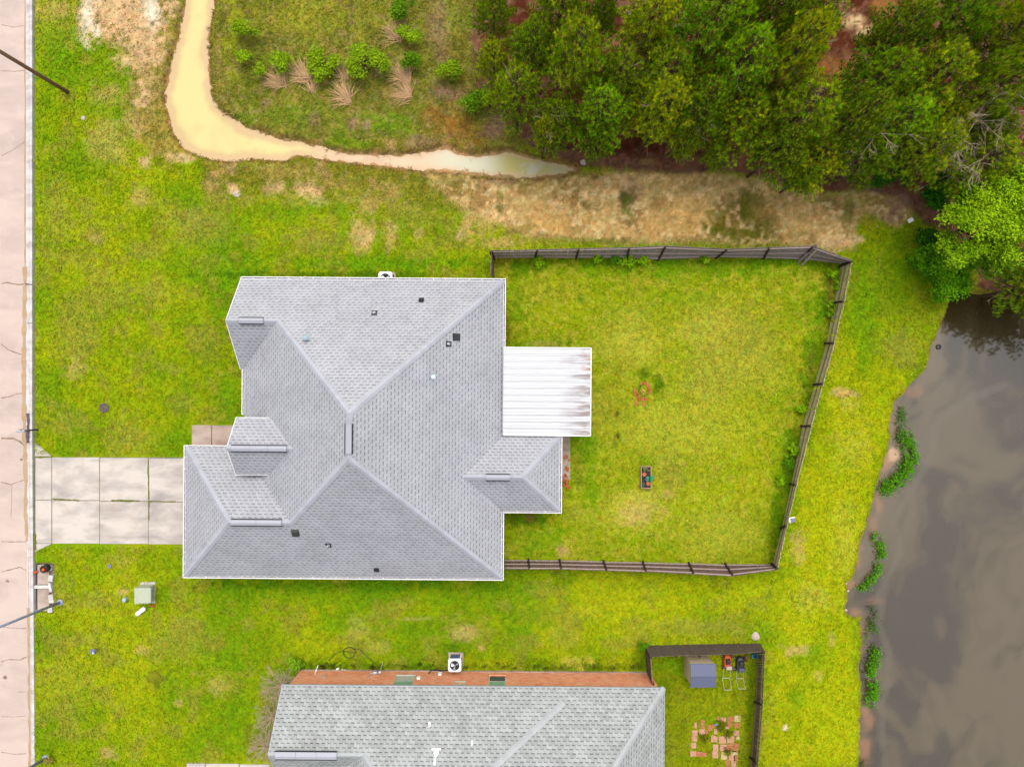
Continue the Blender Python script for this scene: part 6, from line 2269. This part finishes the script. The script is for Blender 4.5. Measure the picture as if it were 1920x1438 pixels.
# bare trees in the woods
BT = [(1640, 255, 52, 6.2, 'bare grey tree above the path into the woods'), (1835, 225, 66, 7.0, 'largest bare grey tree, near the right edge of the woods'), (1905, 200, 60, 7.4, 'bare pale tree cut by the right edge'), (1800, 262, 50, 6.8, 'bare branches left of the largest bare tree'),
      (1828, 305, 48, 5.6, 'bare grey tree above the bright green tree'), (1210, 12, 40, 5.5, 'bare tree between pines at the top edge'), (1030, 225, 30, 5.2, 'bare twigs among the left pines'), (1590, 285, 34, 4.0, 'bare twigs left of the path into the woods'), (1255, 190, 30, 5.0, 'bare twigs among the middle pines'),
      (1870, 65, 36, 6.5, 'bare twigs among the pines at the top right')]
for i, (px, py, r, zc, lab) in enumerate(BT):
    x_, y_, _ = W(px, py, zc)
    rm = r * (H - zc) / H / PXM
    plant('bare_tree', lab, 'tree', 'bare trees in the woods', make_bare(60 + i, zc + .9, rm, 20, .034), [M['grey_bark']], (x_, y_, gz1(x_, y_)), part=('branches', ''))
# the dry bush beside the neighbour's house
for i, (px, py, r, lab) in enumerate([(528, 1282, 32, 'dry bare bush at the corner of the brick house, upper one'), (512, 1340, 30, 'dry bare bush along the brick house, middle one'), (498, 1395, 26, 'dry bare bush along the brick house, lowest one')]):
    x_, y_, _ = W(px, py, .7)
    plant('dry_bush', lab, 'bush', 'dry bushes beside the brick house', make_bare(90 + i, 1.15, r / 29, 42, .034), [M['grey_bark']], (x_, y_, 0), part=('twigs', ''))
leafy('weed', 'bright green spiky weed between the dry bush and the brick wall', 'weed', None, 553, 1246, 14, .35, 95, (90, 150, 10), (170, 215, 40), 26, .10, squash=.5, cl_r=.14, nl=14, trunk=.01)

# weeds along the fences
WD = [(1010, 490, 10, 'leafy weed at the second post of the leaning top fence'), (1121, 482, 9, 'small leafy weed at the middle of the leaning top fence'), (1155, 488, 10, 'dull weed left of the big bright weed on the top fence'), (1178, 486, 14, 'big bright weed on the top fence, the largest one there'),
      (1207, 488, 9, 'low weed right of the big bright weed on the top fence'), (1322, 486, 6, 'tiny weed far right on the top fence'), (1563, 512, 9, 'bright weed inside the fence corner nearest the woods'), (1578, 534, 11, 'yellow green weed climbing the mossy fence near its top corner'),
      (1563, 580, 11, 'bright weed on the mossy fence below the first post'), (1489, 845, 13, 'round green weed halfway down the mossy fence'), (1481, 868, 9, 'dark weed below the round one on the mossy fence'), (1504, 765, 7, 'small weed on the mossy fence above its middle post'),
      (1466, 900, 9, 'low green weed near the lower part of the mossy fence'), (1206, 1212, 8, 'dark weed outside the corner of the dark picket fence')]
for i, (px, py, r, lab) in enumerate(WD):
    dk = 'dark' in lab or 'dull' in lab
    leafy('weed', lab, 'weed', 'weeds along the fences', px, py, r, .45, 120 + i, (70, 136, 2), (112, 166, 6) if dk else (186, 236, 14), int(6 + r * 1.6), .075, squash=.6, cl_r=.13, nl=12, trunk=.012, holes=.1)
leafy('weed', 'dry yellowish weed at the foot of the bottom left street pole', 'weed', None, 90, 1422, 10, .4, 140, (150, 130, 50), (206, 190, 90), 18, .07, squash=.6, cl_r=.14, nl=12, trunk=.01)
leafy('garden_plant', 'small yellow leaved plant inside the ring of edging bricks', 'plant', None, 1206, 736, 9, .3, 141, (150, 140, 30), (226, 204, 80), 12, .10, squash=.6, cl_r=.14, nl=6, trunk=.015, holes=.0)
leafy('garden_plant', 'green seedling beside the yellow leaved plant inside the brick ring', 'plant', None, 1201, 727, 6, .15, 142, (60, 140, 10), (120, 200, 40), 6, .06, squash=.6, cl_r=.1, nl=6, trunk=.01, holes=.0)
leafy('garden_plant', 'teal green leafy plant spilling over the right edge of the planter box', 'plant', None, 1219, 900, 7, .5, 143, (30, 140, 96), (110, 206, 160), 8, .06, squash=.6, cl_r=.1, nl=8, trunk=.01, holes=.0)
leafy('garden_plant', 'dusty green plant at the top end of the planter box', 'plant', None, 1210, 878, 6, .33, 144, (90, 110, 60), (180, 190, 110), 7, .05, squash=.4, cl_r=.1, nl=8, trunk=.01, holes=.0)
leafy('garden_plant', 'grey green plant at the bottom left of the planter box', 'plant', None, 1206, 909, 6, .33, 145, (60, 84, 76), (130, 150, 130), 6, .05, squash=.4, cl_r=.1, nl=8, trunk=.01, holes=.0)
for i, (px, py, r, lab) in enumerate([(1322, 1382, 10, 'brown green weed between the left pavers'), (1355, 1362, 12, 'olive weed between the upper pavers'), (1366, 1374, 9, 'dark weed above the dark stained paver'), (1364, 1408, 7, 'small weed beside the yellow bottom paver')]):
    leafy('weed', lab, 'weed', 'weeds between the pavers', px, py, r, .2, 150 + i, (84, 92, 8), (150, 150, 20), int(r * 1.6), .05, squash=.4, cl_r=.14, nl=10, trunk=.008, holes=.1)

# water weeds along the pond shore
def water_weed(label, line, wd, n, seed, lo=(52, 110, 16), hi=(120, 192, 20), fade=.3):
    rng = np.random.default_rng(seed)
    P = np.array(line, float)
    seg = rng.integers(0, len(P) - 1, n)
    t = rng.uniform(0, 1, n)
    c = P[seg] * (1 - t[:, None]) + P[seg + 1] * t[:, None]
    c += rng.normal(0, wd, (n, 2)) * .55
    nz_ = fbm(c[:, 0], c[:, 1], 14, seed, 3)
    c = c[nz_ > .36]
    n = len(c)
    x, y = (c[:, 0] - 960) / PXM, (719 - c[:, 1]) / PXM
    z = rng.uniform(-.24, .12, n)
    Pp = np.stack([x, y, z], 1)
    nrm = unit(rng.normal(0, .6, (n, 3)) + np.array([0, 0, 1.0]))
    a = unit(np.cross(nrm, rng.normal(0, 1, (n, 3))))
    b = np.cross(nrm, a)
    s = rng.uniform(.04, .09, (n, 1))
    q = np.stack([Pp - a * s, Pp - b * s * .4, Pp + a * s, Pp + b * s * .4], 1).reshape(-1, 3)
    m = np.clip(rng.uniform(-.1, 1, n) * .7 + (z + .24) * .9, 0, 1)[:, None]
    C = np.repeat((Dn(*lo) * (1 - m) + Dn(*hi) * m)[:, None, :], 4, 1).reshape(-1, 3)
    loc = Vector((float(x.mean()), float(y.mean()), -.26))
    o_ = np_mesh('water_weed_patch', q - np.array(list(loc)), np.arange(len(q)).reshape(-1, 4), C, M['leaf'], loc=loc)
    return tag(o_, label, 'water weeds', 'water weeds along the pond shore')


water_weed('thin dull water weed strip, topmost along the pond shore', [(1694, 765), (1692, 785), (1690, 815), (1694, 835)], 9, 500, 1, (70, 110, 50), (110, 150, 50))
water_weed('largest bright water weed patch, curved like a hook round the sandy cove', [(1700, 815), (1704, 830), (1710, 850), (1708, 868), (1700, 885), (1686, 900), (1668, 912), (1658, 918)], 13, 3400, 2)
water_weed('slender curved water weed patch below the hooked one', [(1640, 1005), (1652, 1020), (1656, 1040), (1650, 1060), (1642, 1080), (1630, 1095), (1614, 1106)], 8, 1500, 3)
water_weed('sparse dark water weed patch below the notch in the shore', [(1634, 1142), (1640, 1160), (1636, 1180), (1630, 1200), (1630, 1212)], 12, 600, 4, (60, 96, 40), (104, 150, 40))
water_weed('tall narrow bright water weed patch, lowest along the shore', [(1644, 1220), (1640, 1245), (1634, 1265), (1640, 1290), (1638, 1305), (1632, 1322)], 10, 2300, 5)
water_weed('dull weeds at the bottom edge of the photo beside the pond', [(1616, 1432), (1626, 1436), (1636, 1440)], 8, 200, 6, (80, 84, 40), (120, 120, 50))
